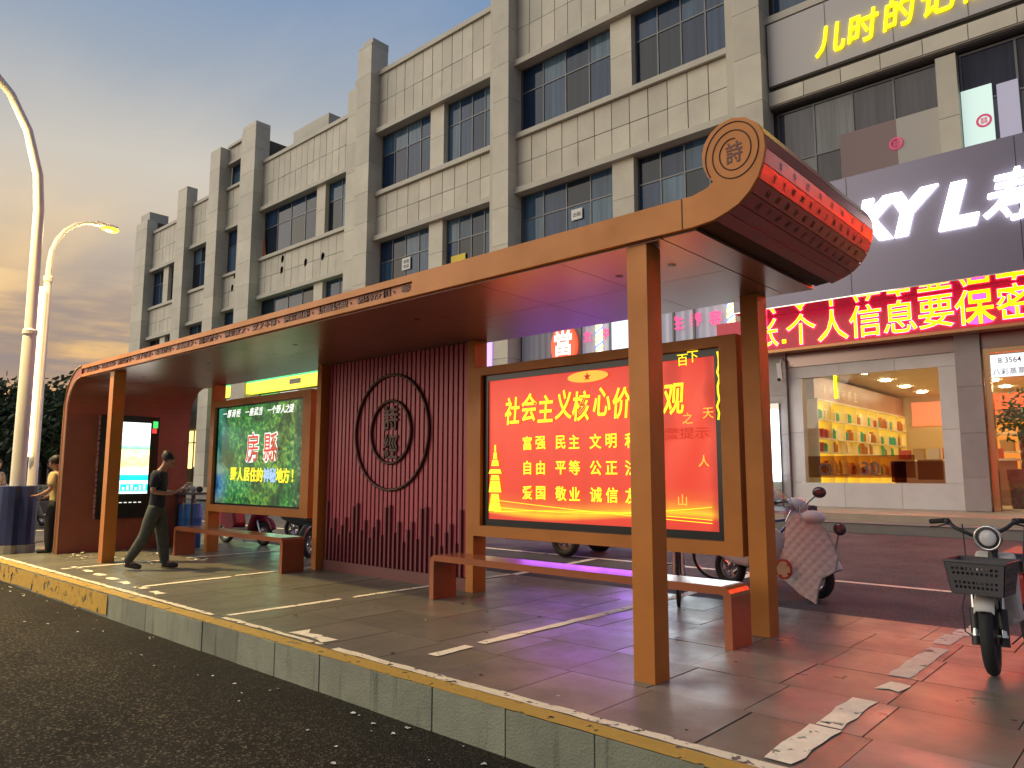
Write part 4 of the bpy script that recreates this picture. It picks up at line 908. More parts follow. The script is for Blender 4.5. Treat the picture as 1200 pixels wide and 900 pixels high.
# potted money tree behind the door
pt = thing('potted_tree', 'potted leafy money tree standing behind the shop door', 'plant', (-2.55, 19.4, .69))
MB().prism([(-.26, 0), (.26, 0), (.33, .85), (-.33, .85)], -.28, .28).build('pot', mat('pot_brown', (.20, .10, .07), .5, var=.4, vs_=12), pt, bevel=.02, local=True)
mb = MB()
for k in range(3): mb.tube([(.05*math.cos(i*.9+k*2.1), .05*math.sin(i*.9+k*2.1), .8+i*.09) for i in range(12)], .035, 7)
mb.build('trunk', mat('trunk_brown', (.22, .15, .09), .7), pt, local=True)
mb = MB()
for i in range(420):
    a, b_, q = rnd.uniform(0, 6.28), rnd.gauss(0, .55), rnd.uniform(.25, .72); c = Vector((q*math.cos(a)*math.cos(b_)*.8, q*math.sin(a)*math.cos(b_)*.8, 2.0+q*math.sin(b_)*.9))
    d = Vector((rnd.gauss(0, 1), rnd.gauss(0, 1), rnd.gauss(-.3, .6))).normalized(); s = d.orthogonal().normalized()*.035; L = rnd.uniform(.12, .22)
    mb.quad(c, c+d*L*.5+s, c+d*L, c+d*L*.5-s)
mb.build('crown', mat('leaf_green', (.06, .13, .03), .45, col2=(.14, .20, .05), vs_=9), pt, local=True)

# ------------------------------------------------------------------ signs on the right
fs = thing('fascia_sign', 'dark purple shop fascia with big white lit letters', 'sign', (-2, 17.4, 5.4))
MB().box(-8.0, 14, 17.04, 18.45, 5.38, 8.12).build('fascia_box', M_purple, fs)
MB().box(-8.0, 8, 17.02, 18.2, 5.355, 5.378).build('soffit', mat('mirror_soffit', (.75, .70, .72), .06, metal=1), fs)
for i in range(4): MB().box(-5.2+i*3.2, -5.19+i*3.2, 17.032, 17.039, 5.4, 8.1).build('seam', M_black, fs)
M_ledw = glow('white_letter_light', (1, 1, 1), 3.6)
for ch, px, py, w_, h_ in (('K', 1027, 257, .95, .97), ('Y', 1071, 248, .98, .97), ('L', 1122, 240, .74, .97), ('寿', 1186, 227, 1.02, 1.05)):
    p = P(px, py, y=16.99); write('lit_letter', ch, M_ledw, fs, (p.x, 16.99, p.z), XP, ZP, w_, h_, .055 if ch != '寿' else .008, .07, shear=.28, fit=True)
for x_ in (1.2, 3.4): MB().lathe([(.55, 16.96), (.55, 17.03)], (x_, 0, 7.0), 28, 'y').build('added_lit_disc', M_ledw, fs)  # added white discs, put there only to be mirrored in the scroll panels
led = thing('led_sign', 'red scrolling light board with yellow characters over the shop', 'sign', (-3, 18, 4.5))
MB().box(-8.9, 14, 17.9, 18.25, 4.50, 5.352).build('board', mat('led_board', (.06, .004, .012), .3, emis=(.80, .015, .06), es=.30), led)
MB().box(-8.95, 4.05, 17.86, 18.25, 4.43, 4.496).build('lower_frame', mat('led_frame', (.45, .22, .10), .3, metal=.6), led)
M_ledy = glow('led_yellow', (1, .66, .0), 2.4); M_ledr = glow('led_red', (1, .002, .014), 55)
for ch, x_ in (('账', -7.60), ('.', -7.10), ('个', -6.68), ('人', -5.93), ('信', -5.20), ('息', -4.47), ('要', -3.75), ('保', -3.02), ('密', -2.28), ('，', -1.7), ('谨', -1.0), ('防', -.3), ('泄', .45), ('露', 1.2), ('.', 1.7), ('个', 2.2), ('人', 2.95), ('信', 3.7), ('息', 4.45), ('要', 5.2), ('保', 5.95), ('密', 6.7)):
    if ch in '.，': MB().box(x_-.05, x_+.04, 17.87, 17.895, 4.64, 4.73).build('lit_dot', M_ledy, led); continue
    write('lit_character', ch, M_ledr, led, (x_, 17.893, 4.94), XP, ZP, .74, .80, .024, .008); write('lit_character', ch, M_ledy, led, (x_, 17.88, 4.94), XP, ZP, .74, .80, .008, .012)
us = thing('upper_sign', 'pale grey sign panel with yellow lit characters on the upper storey', 'sign', (-2, 18.4, 11.6))
MB().box(-7.40, 8, 18.36, 18.5, 11.66, 13.40).build('panel', mat('sign_panel_grey', (.42, .40, .39), .4), us)
for i in range(5): MB().box(-5.9+i*1.55, -5.885+i*1.55, 18.353, 18.359, 11.68, 13.38).build('seam', M_wframe, us)
for ch, px, py in (('儿', 972, 46), ('时', 1011, 31), ('的', 1053, 13), ('记', 1099, -3), ('忆', 1146, -22)):
    p = P(px, py, y=18.32); write('lit_character', ch, glow('upper_sign_yellow', (1, .78, .0), 1.5), us, (p.x, 18.32, p.z), XP, ZP, .74, .84, .009, .05, shear=.15)
lb = thing('light_box', 'tall white glowing light box beside the shop window', 'light box', (-7.9, 18.1, .7))
a, b = P(894, 535, y=18.1), P(910, 535, y=18.1)
MB().box(a.x, b.x, 18.08, 18.28, 1.25, P(900, 480, y=18.1).z).build('lit_face', glow('light_box_white', (.92, 1, 1), 3.0), lb); MB().box(a.x-.03, b.x+.03, 18.285, 18.33, .66, 3.2).build('back_frame', M_steel, lb)
cm = thing('security_camera', 'small white security camera under the light board', 'camera', P(916, 432, y=18.2))
MB().tube([(0, .1, .25), (0, 0, .22), (0, -.05, .1)], .03, 8).build('bracket', M_whitep, cm, local=True); MB().obox((.0, -.1, -.1), (.06, 0, 0), (0, .05, .0), (0, -.04, .22)).build('housing', M_whitep, cm, local=True, bevel=.01); MB().ell((0, -.2, -.3), (.045, .045, .045)).build('lens', M_black, cm, local=True)

# ------------------------------------------------------------------ lamp posts
def sub(name, mb, mt, parent, **k): return mb.build(name, mt, parent, local=True, **k)
lp = thing('lamp_post', 'thick white lamp post rising out of a blue wrapped base', 'lamp post', (-15.62, 3.98, 0), group='street lamps')
sub('pole', MB().tube([(0, 0, .0), (0, 0, 3.9), (0, 0, 4.0), (0, -.02, 6.3), (0, -.08, 7.0), (0, -.30, 7.8), (0, -.62, 8.4), (0, -1.15, 8.95), (0, -1.9, 9.3)], [.125, .115, .098, .09, .085, .08, .075, .07, .06], 16), M_pole, lp, smooth=True)
sub('collar', MB().lathe([(.10, 3.93), (.125, 3.95), (.125, 4.02), (.10, 4.05)], (0, 0, 0), 16), M_pole, lp)
sub('lamp_head', MB().ell((0, -2.2, 9.33), (.16, .36, .07)), M_pole, lp); sub('lamp_lens', MB().box(-.11, .11, -2.45, -1.95, 9.24, 9.27), glow('sodium_lens', (1, .72, .25), 20), lp)
wr_ = MB(); R0 = .33
prof = [(R0*math.cos(a)*(.75 if abs(math.cos(a)) > .99 else 1), R0*math.sin(a)) for a in [2*math.pi*i/20 for i in range(20)]]
sub('blue_base', MB().prism(prof, .15, 1.18, 'z'), M_blue, lp, bevel=.01); sub('footing', MB().prism([(x_*1.04, y_*1.04) for x_, y_ in prof], -.012, .148, 'z'), mat('concrete', (.26, .25, .22), .8, var=.2), lp)
lamp = bpy.data.lights.new('lamp_light', 'SPOT'); lamp.energy = 6000; lamp.color = (1, .70, .28); lamp.spot_size = rad(140); lamp.spot_blend = .8; lamp.shadow_soft_size = .2
lo = bpy.data.objects.new('lamp_light', lamp); COL.objects.link(lo); lo.parent = lp; lo.location = (0, -2.2, 9.2)
X2 = -17.6
b0 = P(38, 560, x=X2); lp2 = thing('lamp_post', 'slimmer white lamp post with lit yellow head and glowing strip', 'lamp post', (X2, b0.y, -.012), group='street lamps')
top, hd, he = P(52, 312, x=X2), P(112, 264, x=X2), P(135, 262, x=X2)
oy = b0.y; zt = top.z+.1; d1 = hd.y-oy; dz = hd.z-zt+.05
sub('pole', MB().tube([(0, 0, 0), (0, 0, 3), (0, 0, zt-.35), (0, 0, zt-.34), (0, .0, zt)] + [(0, d1*(1-math.cos(rad(a))), zt+dz*math.sin(rad(a))) for a in (15, 30, 45, 60, 75, 90)], [.10, .085, .075, .062, .058, .052, .05, .047, .045, .042, .04], 14), M_pole, lp2, smooth=True)
sub('collar', MB().lathe([(.07, zt-.42), (.09, zt-.40), (.09, zt-.30), (.07, zt-.28)], (0, 0, 0), 14), M_pole, lp2)
sub('lamp_head', MB().prism([(d1-.02, zt+dz-.045), (d1+.45, zt+dz-.02), (d1+.45, zt+dz+.03), (d1, zt+dz+.06)], -.075, .075, 'x'), M_pole, lp2, bevel=.01)
sub('lamp_lens', MB().ell((0, d1+.30, zt+dz-.05), (.09, .20, .07)), glow('lamp_lens_yellow', (1, .62, .03), 1.5), lp2)
for k in range(1): sub('light_strip', MB().box(.08, .13, -.17, -.085, 1.75, 5.3), glow('warm_light_strip', (1, .80, .38), 3.2), lp2)
sub('strip_bracket', MB().box(.0, .08, -.15, -.10, 1.8, 1.84).box(.0, .08, -.15, -.10, 3.5, 3.54).box(.0, .08, -.15, -.10, 5.2, 5.24), M_steel, lp2)
l2 = bpy.data.lights.new('lamp_light', 'POINT'); l2.energy = 80; l2.color = (1, .74, .30); l2.shadow_soft_size = .15
lo2 = bpy.data.objects.new('lamp_light', l2); COL.objects.link(lo2); lo2.parent = lp2; lo2.location = (0, d1+.28, zt+dz-.2)

# ------------------------------------------------------------------ people
def skin_mesh(name, J, E_, root_=0, sub_=2):
    """one continuous surface grown over a skeleton of joints (x, y, z, rx, ry)"""
    names = list(J); me = bpy.data.meshes.new(name); me.from_pydata([J[k][:3] for k in names], [(names.index(a), names.index(b)) for a, b in E_], [])
    o = bpy.data.objects.new(name, me); COL.objects.link(o); sm = o.modifiers.new('skin', 'SKIN'); sm.use_smooth_shade = True; sm.branch_smoothing = .3
    lay = me.skin_vertices[0].data
    for i, k in enumerate(names): lay[i].radius = (J[k][3], J[k][4] if len(J[k]) > 4 else J[k][3]); lay[i].use_root = (i == root_)
    ss = o.modifiers.new('sub', 'SUBSURF'); ss.levels = sub_; ss.render_levels = sub_
    dg = bpy.context.evaluated_depsgraph_get(); out = bpy.data.meshes.new_from_object(o.evaluated_get(dg)); bpy.data.objects.remove(o); return out
def put(name, me, mt, parent):
    me.materials.clear(); me.materials.append(mt); me.polygons.foreach_set('use_smooth', [True]*len(me.polygons)); return link(name, me, mt, parent, local=True)

def person(label, loc, rz, pose, shirt, trous, shoe, hair=M_hair):
    """local frame: faces +x, left is +y; joints from the pose"""
    t = thing('person', label, 'person', loc, rz); g = pose
    J = {'pel': (*g['pel'], .105, .095), 'wst': (*g['wst'], .095, .08), 'chs': (*g['chs'], .115, .088), 'nb': (*g['nb'], .07, .07), 'nk': (*g['nk'], .052, .052), 'hd0': (*g['hd0'], .075, .078), 'hd1': (*g['hd1'], .098, .100), 'hd2': (*g['hd2'], .062, .066)}
    E_ = [('pel', 'wst'), ('wst', 'chs'), ('chs', 'nb'), ('nb', 'nk'), ('nk', 'hd0'), ('hd0', 'hd1'), ('hd1', 'hd2')]
    for s in 'lr':
        J.update({'sh'+s: (*g['sh'+s], .050), 'el'+s: (*g['el'+s], .042), 'wr'+s: (*g['wr'+s], .028), 'pm'+s: (*g['pm'+s], .036, .018),
                  'hp'+s: (*(Vector(g['hp'+s])-Vector((0, 0, .06))), .080), 'kn'+s: (*g['kn'+s], .060), 'an'+s: (*g['an'+s], .042), 'ft'+s: (*g['ft'+s], .040)})
        E_ += [('chs', 'sh'+s), ('sh'+s, 'el'+s), ('el'+s, 'wr'+s), ('wr'+s, 'pm'+s), ('pel', 'hp'+s), ('hp'+s, 'kn'+s), ('kn'+s, 'an'+s), ('an'+s, 'ft'+s)]
        a, b = Vector(g['wr'+s]), Vector(g['pm'+s]); d = (b-a).normalized(); side = d.cross(Vector((0, 0, 1))).normalized()
        for q in range(4):
            k = 'f%d%s' % (q, s); off = side*(.027-.018*q); base = b+off*.9; L = (.055, .065, .06, .045)[q]; bend = Vector(g.get('curl', (0, 0, -.4)))
            J[k+'a'] = (*(base+d*.03), .0085); J[k+'b'] = (*(base+d*(.03+L*.55)+bend*.02), .008); J[k+'c'] = (*(base+d*(.03+L*.8)+bend*.05), .007)
            E_ += [('pm'+s, k+'a'), (k+'a', k+'b'), (k+'b', k+'c')]
        th = a+d*.03+side*.035; J['th'+s] = (*th, .010); J['tj'+s] = (*(th+d*.035+side*.012), .008); E_ += [('wr'+s, 'th'+s), ('th'+s, 'tj'+s)]
    put('body', skin_mesh('body', J, E_), M_skin, t)
    f = (Vector(g['face'])).normalized(); up = (Vector(g['hd2'])-Vector(g['hd0'])).normalized(); lf = up.cross(f)
    h0, h1, h2 = Vector(g['hd0']), Vector(g['hd1']), Vector(g['hd2'])
    nb_ = h1-up*.035+f*.076
    mb = MB(); mb.add([nb_+up*.03, nb_-up*.025+lf*.016, nb_-up*.025-lf*.016, nb_-up*.02+f*.024], [(0, 1, 3), (0, 3, 2), (1, 2, 3)]); put('nose', mb.mesh('nose'), M_skin, t)
    for s in (-1, 1):
        put('ear', MB().ell(tuple(h1-up*.03+lf*s*.078), (.022, .012, .032), 8, 6).mesh('ear'), M_skin, t)
        put('eye', MB().ell(tuple(h1-up*.012+f*.070+lf*s*.033), (.011, .011, .009), 8, 6).mesh('eye'), M_hair, t)
    put('mouth', MB().ell(tuple(h1-up*.080+f*.066), (.01, .024, .006), 8, 4).mesh('mouth'), mat('lips', (.25, .09, .07), .5), t)
    hm = MB(); nu, nv = 22, 14; hv = []; rg = random.Random(5)
    for a in range(nv+1):
        th_ = math.pi*a/nv
        for b in range(nu):
            ph_ = 2*math.pi*b/nu; k_ = 1+rg.uniform(-.025, .03); hv.append(h1+up*.012-f*.012 + (f*math.cos(ph_)*math.sin(th_)*.112+lf*math.sin(ph_)*math.sin(th_)*.100+up*math.cos(th_)*.112)*k_)
    hf = []
    for a in range(nv):
        for b in range(nu):
            th_ = math.pi*(a+.5)/nv; ph_ = 2*math.pi*(b+.5)/nu; fc, uc = math.cos(ph_)*math.sin(th_), math.cos(th_)
            if uc > (.95*fc-.36 if fc > 0 else -.36+.38*fc): hf.append((a*nu+b, (a+1)*nu+b, (a+1)*nu+(b+1) % nu, a*nu+(b+1) % nu))
    put('hair', hm.add(hv, hf).mesh('hair'), hair, t)
    # shirt with short sleeves
    S = {'hem': (*(Vector(g['pel'])*1.35-Vector(g['wst'])*.35), .152, .130), 'pel': (*(Vector(g['pel'])*.9+Vector(g['wst'])*.1), .146, .124), 'wst': (*(Vector(g['wst'])*.9+Vector(g['chs'])*.1), .142, .118), 'chs': (*g['chs'], .182, .142), 'nb': (*g['nb'], .085, .082)}
    SE = [('hem', 'pel'), ('pel', 'wst'), ('wst', 'chs'), ('chs', 'nb')]
    for s in 'lr':
        sh_, el_ = Vector(g['sh'+s]), Vector(g['el'+s]); S['sh'+s] = (*sh_, .078); S['sm'+s] = (*(sh_*.45+el_*.55), .066); S['sl'+s] = (*(sh_*.18+el_*.82), .064); SE += [('chs', 'sh'+s), ('sh'+s, 'sm'+s), ('sm'+s, 'sl'+s)]
    put('shirt', skin_mesh('shirt', S, SE), shirt, t)
    T = {'pel': (*(Vector(g['pel'])-Vector((0, 0, .02))), .132, .115), 'top': (*(Vector(g['pel'])*.6+Vector(g['wst'])*.4), .118, .10)}; TE = [('top', 'pel')]
    for s in 'lr':
        kn_, an_ = Vector(g['kn'+s]), Vector(g['an'+s])
        T.update({'hp'+s: (*(Vector(g['hp'+s])-Vector((0, 0, .07))), .112), 'md'+s: (*((Vector(g['hp'+s])+kn_)/2), .108), 'kn'+s: (*kn_, .090), 'cf'+s: (*(kn_*.5+an_*.5), .084), 'an'+s: (*(an_+Vector((0, 0, .02))), .068), 'cu'+s: (*(an_-Vector((0, 0, .03))), .066)})
        TE += [('pel', 'hp'+s), ('hp'+s, 'md'+s), ('md'+s, 'kn'+s), ('kn'+s, 'cf'+s), ('cf'+s, 'an'+s), ('an'+s, 'cu'+s)]
        an_, ft_ = Vector(g['an'+s]), Vector(g['ft'+s]); d = (ft_-an_); d.z = 0; d.normalize()
        F_ = {'h': (*(Vector((an_.x, an_.y, .05+g.get('lift'+s, 0)*.9))-d*.045), .052, .050), 'm': (*(Vector((an_.x, an_.y, .043+g.get('lift'+s, 0)*.4))+d*.07), .056, .046), 't': (*(Vector((an_.x, an_.y, .036))+d*.20), .052, .034)}
        put('shoe', skin_mesh('shoe', F_, [('h', 'm'), ('m', 't')], 1), shoe, t)
    put('trousers', skin_mesh('trousers', T, TE), trous, t)
    return t
M_navy = mat('navy_cloth', (.012, .016, .026), .85, var=.25, vs_=12); M_olive = mat('olive_grey_cloth', (.055, .062, .050), .85, var=.3, vs_=10); M_brownsh = mat('brown_shoe', (.035, .018, .012), .5)
M_yelsh = mat('pale_yellow_shirt', (.52, .42, .20), .8, var=.25, vs_=9); M_blackcl = mat('black_cloth', (.015, .015, .018), .85)
A, B_ = P(160, 666, z=0), P(196, 668, z=0); mid = (A+B_)/2; half = (B_-A).length/2; ang = math.atan2(B_.y-A.y, B_.x-A.x)
reader = dict(pel=(.02, 0, .93), wst=(.03, 0, 1.08), chs=(.035, 0, 1.30), nb=(.065, 0, 1.455), nk=(.095, 0, 1.50), hd0=(.135, 0, 1.535), hd1=(.155, 0, 1.60), hd2=(.145, 0, 1.655), face=(.85, -.05, -.55),
    shl=(.03, .185, 1.40), shr=(.03, -.185, 1.40), ell=(.04, .26, 1.13), elr=(.02, -.25, 1.13), wrl=(.25, .12, 1.12), wrr=(.24, -.13, 1.10), pml=(.31, .07, 1.15), pmr=(.30, -.08, 1.13),
    hpl=(.03, .09, .88), hpr=(.0, -.09, .88), knl=(.09, .09, .48), knr=(-.09, -.09, .50), anl=(half-.14, .08, .09), anr=(-half-.02, -.09, .12), ftl=(half, .09, .045), ftr=(-half+.12, -.10, .045), curl=(.2, 0, .5), liftr=.045)
pn = person('man in navy T-shirt and grey trousers looking at a phone', (mid.x, mid.y, .004), ang+.50, reader, M_navy, M_olive, M_brownsh)
ph = thing('mobile_phone', 'white phone held in the hands of the man in navy', 'phone', (0, 0, 0)); 
c_ = MW[pn] @ Vector((.385, .0, 1.185)); ph.location = c_; ph.rotation_euler = (0, 0, ang+.50); MW[ph] = Matrix.Translation(c_) @ Matrix.Rotation(ang+.50, 4, 'Z')
sub('case', MB().obox((0, 0, 0), (.045, 0, .055), (0, .037, 0), (-.004, 0, .0035)), M_whitep, ph); sub('screen', MB().obox((-.0052, 0, .0042), (.042, 0, .051), (0, .033, 0), (-.0004, 0, .0004)), glow('phone_screen', (.8, .9, 1), 1.0), ph)
sub('camera_bump', MB().obox((.036, .018, .030), (.010, 0, .012), (0, .010, 0), (.003, 0, -.002)), M_black, ph)
fb = P(57, 647, z=0)
idle = dict(pel=(.0, 0, .93), wst=(.01, 0, 1.08), chs=(.02, 0, 1.30), nb=(.04, 0, 1.455), nk=(.055, 0, 1.50), hd0=(.085, 0, 1.54), hd1=(.10, 0, 1.615), hd2=(.085, 0, 1.68), face=(.95, 0, -.3),
    shl=(.02, .185, 1.40), shr=(.02, -.185, 1.40), ell=(.0, .25, 1.12), elr=(.04, -.24, 1.12), wrl=(.22, .20, 1.02), wrr=(.29, -.20, .98), pml=(.29, .18, 1.02), pmr=(.36, -.19, .95),
    hpl=(.0, .09, .88), hpr=(.0, -.09, .88), knl=(.05, .09, .48), knr=(.02, -.09, .48), anl=(.03, .10, .09), anr=(-.03, -.10, .09), ftl=(.17, .11, .045), ftr=(.11, -.11, .045))
fl = Vector((-RT0.x, -RT0.y, 0)); 
p = P(62, 649, z=0)*1.02
person('man in pale yellow shirt half hidden behind the end wall', (p.x, p.y, -.01), math.atan2(fl.y, fl.x)+.1, idle, M_yelsh, M_blackcl, M_blackcl)
p = P(-7, 640, z=-.012)+Vector((-1.6, .25, 0))
person('person in pale shirt cut off by the left picture edge', (p.x, p.y, -.01), math.atan2(fl.y, fl.x)+2.9, idle, mat('cream_shirt', (.50, .43, .27), .8, var=.25, vs_=9), M_blackcl, M_blackcl)

# ------------------------------------------------------------------ two-wheelers
def wheel(parent, c, R, r, spokes=0, rim=M_steel, name='wheel', w=1.0):
    t = sub(name, MB().torus(c, R-r, r, 'y', 28, 8), M_rubber, parent, smooth=True)
    rm = MB().torus(c, R-1.9*r, r*.45, 'y', 28, 6); rm.lathe([(r*.7, -.05), (r*.7, .05)], c, 12, 'y')
    if spokes:
        for i in range(spokes):
            a = 2*math.pi*i/spokes; rm.tube([(c[0], c[1]+(.02 if i % 2 else -.02), c[2]), (c[0]+(R-2*r)*math.cos(a), c[1], c[2]+(R-2*r)*math.sin(a))], .0016, 4)
    else:
        for i in range(5):
            a = 2*math.pi*i/5; rm.tube([c, (c[0]+(R-2*r)*math.cos(a), c[1], c[2]+(R-2*r)*math.sin(a))], [.028, .018], 6)
    sub('rim', rm, rim, t, smooth=True); return t
def scooter(label, loc, rz, body, group='parked scooters', rack=True, mirrors=True):
    t = thing('scooter', label, 'scooter', loc, rz, group)
    for x_ in (.62, -.58): wheel(t, (x_, 0, .235), .235, .05)
    sub('front_fender', MB().tube([(.62+.30*math.cos(rad(a)), 0, .235+.30*math.sin(rad(a))) for a in range(20, 171, 15)], .062, 8), body, t, smooth=True)
    sub('rear_body', MB().prism([(-.98, .62), (-.95, .70), (-.2, .68), (-.12, .40), (-.18, .27), (-.45, .30), (-.80, .42)], -.14, .14), body, t, bevel=.05)
    sub('floorboard', MB().prism([(-.16, .26), (.30, .26), (.36, .34), (-.16, .34)], -.16, .16), M_blackp, t, bevel=.015)
    sub('leg_shield', MB().prism([(.28, .30), (.40, .30), (.56, .62), (.46, 1.0), (.36, 1.02), (.42, .62)], -.19, .19), body, t, bevel=.045)
    sub('headset', MB().ell((.42, 0, 1.04), (.13, .15, .09)), body, t, smooth=True)
    sub('headlight', MB().ell((.53, 0, .86), (.05, .09, .07)), M_steel, t, smooth=True)
    sub('seat', MB().prism([(-.92, .705), (-.93, .80), (-.55, .83), (-.15, .77), (-.12, .70), (-.2, .685)], -.13, .13), M_blackp, t, bevel=.04)
    sub('fork', MB().tube([(.46, .07, .55), (.62, .07, .235)], .022, 8).tube([(.46, -.07, .55), (.62, -.07, .235)], .022, 8), M_steel, t)
    sub('handlebar', MB().tube([(.30, -.34, 1.06), (.38, -.15, 1.08), (.40, 0, 1.06), (.38, .15, 1.08), (.30, .34, 1.06)], .014, 8), M_blackp, t)
    for s in (-1, 1):
        sub('grip', MB().tube([(.33, s*.24, 1.07), (.28, s*.38, 1.055)], .02, 8), M_rubber, t)
        if not mirrors: continue
        m_ = sub('mirror', MB().ell((.36, s*.34, 1.30), (.018, .075, .05)), M_blackp, t, smooth=True); sub('mirror_stalk', MB().tube([(.36, s*.18, 1.08), (.36, s*.26, 1.18), (.36, s*.33, 1.26)], .007, 6), M_steel, m_)
    sub('kickstand', MB().tube([(-.25, .1, .28), (-.30, .24, .0)], .013, 6), M_steel, t)
    sub('swingarm', MB().tube([(-.2, .09, .30), (-.58, .09, .235)], .03, 8), M_blackp, t); sub('tail_lamp', MB().ell((-.98, 0, .66), (.03, .08, .035)), mat('red_lens', (.4, .01, .01), .2), t)
    if rack: sub('rear_rack', MB().tube([(-.7, .1, .83), (-1.05, .1, .84), (-1.05, -.1, .84), (-.7, -.1, .83)], .009, 6), M_steel, t)
    return t
M_redb = mat('maroon_bike_paint', (.20, .012, .035), .2); M_greyb = mat('dark_grey_bike_paint', (.05, .052, .06), .25); M_blueb = mat('blue_bike_paint', (.03, .05, .14), .25); M_wb = mat('white_bike_paint', (.60, .57, .55), .25)
pa = P(288, 641, z=-.01); scooter('maroon scooter standing behind the forest banner', (pa.x-.55, pa.y+.25, -.012), rad(8), M_redb)
pa = P(352, 655, z=-.01); scooter('black scooter standing by the left end of the slat screen', (pa.x-.30, pa.y+.72, -.012), rad(-62), M_greyb)
pa = P(320, 640, z=-.01); scooter('dark grey scooter beside the maroon one', (pa.x-.2, pa.y+1.1, lotz(pa.y+1.1)), rad(20), M_greyb)
base_sc = scooter('dark scooter nearest the lamp post in the far row', (-22.0, 6.4, -.012), rad(-70), M_greyb, 'scooters in the far row')
labs = ['second scooter of the far row left of the end wall', 'third scooter of the far row left of the end wall', 'fourth scooter of the far row left of the end wall', 'fifth scooter of the far row left of the end wall', 'sixth scooter of the far row left of the end wall', 'last scooter of the far row left of the end wall']
for i, lb_ in enumerate(labs): copy_thing(base_sc, (-22.9-i*1.15, 6.2-.12*i+rnd.uniform(-.2, .2), -.012), rad(-70+rnd.uniform(-14, 14)), lb_)

# white scooter with quilted apron on the right
ws = scooter('white scooter with a quilted pink-white apron behind the rear post', (-3.80, 8.80, lotz(8.7)), rad(-14), M_wb, 'parked scooters', False, False)
inv = MW[ws].inverted()
def wloc(px, py, y): return inv @ P(px, py, y=y)
M_quilt = mat('quilted_cloth', (.72, .67, .64), .7)
# apron: a padded sheet hanging from the handlebar over the leg shield, quilted in real relief
outl = [(922, 606), (934, 603), (952, 603), (968, 622), (981, 652), (977, 670), (962, 678), (957, 692), (955, 708), (938, 698), (920, 684), (903, 672), (908, 655), (917, 640), (919, 620)]
poly = [P(a, b_, y=8.32) for a, b_ in outl]
px2 = [(q.x, q.z) for q in poly]
def inside(x, z):
    c = False; j = len(px2)-1
    for i in range(len(px2)):
        if (px2[i][1] > z) != (px2[j][1] > z) and x < (px2[j][0]-px2[i][0])*(z-px2[i][1])/(px2[j][1]-px2[i][1])+px2[i][0]: c = not c
        j = i
    return c
x_lo, x_hi = min(q[0] for q in px2), max(q[0] for q in px2); z_lo, z_hi = min(q[1] for q in px2), max(q[1] for q in px2); G = 64
idx = {}; vs_ = []; fs_ = []
def ap(i, j, back):
    k = (i, j, back)
    if k not in idx:
        x_ = x_lo+(x_hi-x_lo)*i/G; z_ = z_lo+(z_hi-z_lo)*j/G; u = (x_+z_)*2*math.pi/.11; v = (x_-z_)*2*math.pi/.11
        rel = .008*abs(math.sin(u/2))*abs(math.sin(v/2)); cx_ = (x_-(x_lo+x_hi)/2)/(x_hi-x_lo)
        y_ = 8.30+.30*cx_*cx_+.06*(z_hi-z_)-.10*cx_-rel
        vs_.append(tuple(inv @ Vector((x_, y_+(.02 if back else 0), z_)))); idx[k] = len(vs_)-1
    return idx[k]
for i in range(G):
    for j in range(G):
        if inside(x_lo+(x_hi-x_lo)*(i+.5)/G, z_lo+(z_hi-z_lo)*(j+.5)/G):
            for bk in (0, 1):
                q = (ap(i, j, bk), ap(i+1, j, bk), ap(i+1, j+1, bk), ap(i, j+1, bk)); fs_.append(q if not bk else q[::-1])
apr = sub('quilted_apron', MB().add(vs_, fs_), M_quilt, ws, smooth=True)
mb = MB(); ring_ = [inv @ (q+Vector((0, .02+.30*((q.x-(x_lo+x_hi)/2)/(x_hi-x_lo))**2+.06*(z_hi-q.z)-.10*(q.x-(x_lo+x_hi)/2)/(x_hi-x_lo)-.02, 0))) for q in poly]
sub('apron_piping', mb.tube(ring_, .009, 6, True), mat('apron_edge', (.55, .50, .46), .7), apr)
pc = P(919, 667, y=8.27)
for rr, mt, dd in ((.112, mat('red_patch', (.5, .06, .04), .7), .0), (.088, mat('cream_patch', (.62, .50, .30), .7), .004)):
    pts3 = [Vector((pc.x+rr*.85*math.cos(a), pc.y-.02-dd, pc.z+rr*math.sin(a))) for a in [i*.3142 for i in range(20)]]; k = MB(); k.add([tuple(inv @ q) for q in pts3]+[tuple(inv @ (q+Vector((0, .02, 0)))) for q in pts3], [tuple(range(20))]+[(i, (i+1) % 20, 20+(i+1) % 20, 20+i) for i in range(20)]); sub('round_patch', k, mt, apr)
for px, py in ((912, 660), (924, 662), (916, 674), (925, 672)):
    q = inv @ (P(px, py, y=8.27)+Vector((0, -.03, 0))); sub('patch_spot', MB().ell(tuple(q), (.014, .008, .014), 8, 5), MATS['red_patch'], apr)
# its clear windscreen, front mirror and lamp
wsl = [P(896, 572, y=8.4), P(912, 573, y=8.36), P(925, 584, y=8.33), P(931, 598, y=8.32), P(922, 604, y=8.34), P(896, 600, y=8.42)]
k = MB(); k.add([tuple(inv @ q) for q in wsl]+[tuple(inv @ (q+Vector((.01, .012, 0)))) for q in wsl], [tuple(range(6)), tuple(range(11, 5, -1))]+[(i, (i+1) % 6, 6+(i+1) % 6, 6+i) for i in range(6)]); sub('windscreen', k, clear_mat('blue_windscreen', (.62, .78, .92), .18), ws)
def rim_mirror(cx_, cy_, y_, foot, w_, h_):
    c = inv @ P(cx_, cy_, y=y_); f = inv @ P(*foot, y=y_+.03); m_ = sub('mirror', MB().ell(tuple(c), (w_, w_*.5, h_)), mat('mirror_back', (.12, .07, .08), .2, metal=.5), ws, smooth=True)
    sub('mirror_stalk', MB().tube([tuple(f), tuple(f*.4+c*.6), tuple(c)], .009, 6), M_steel, m_)
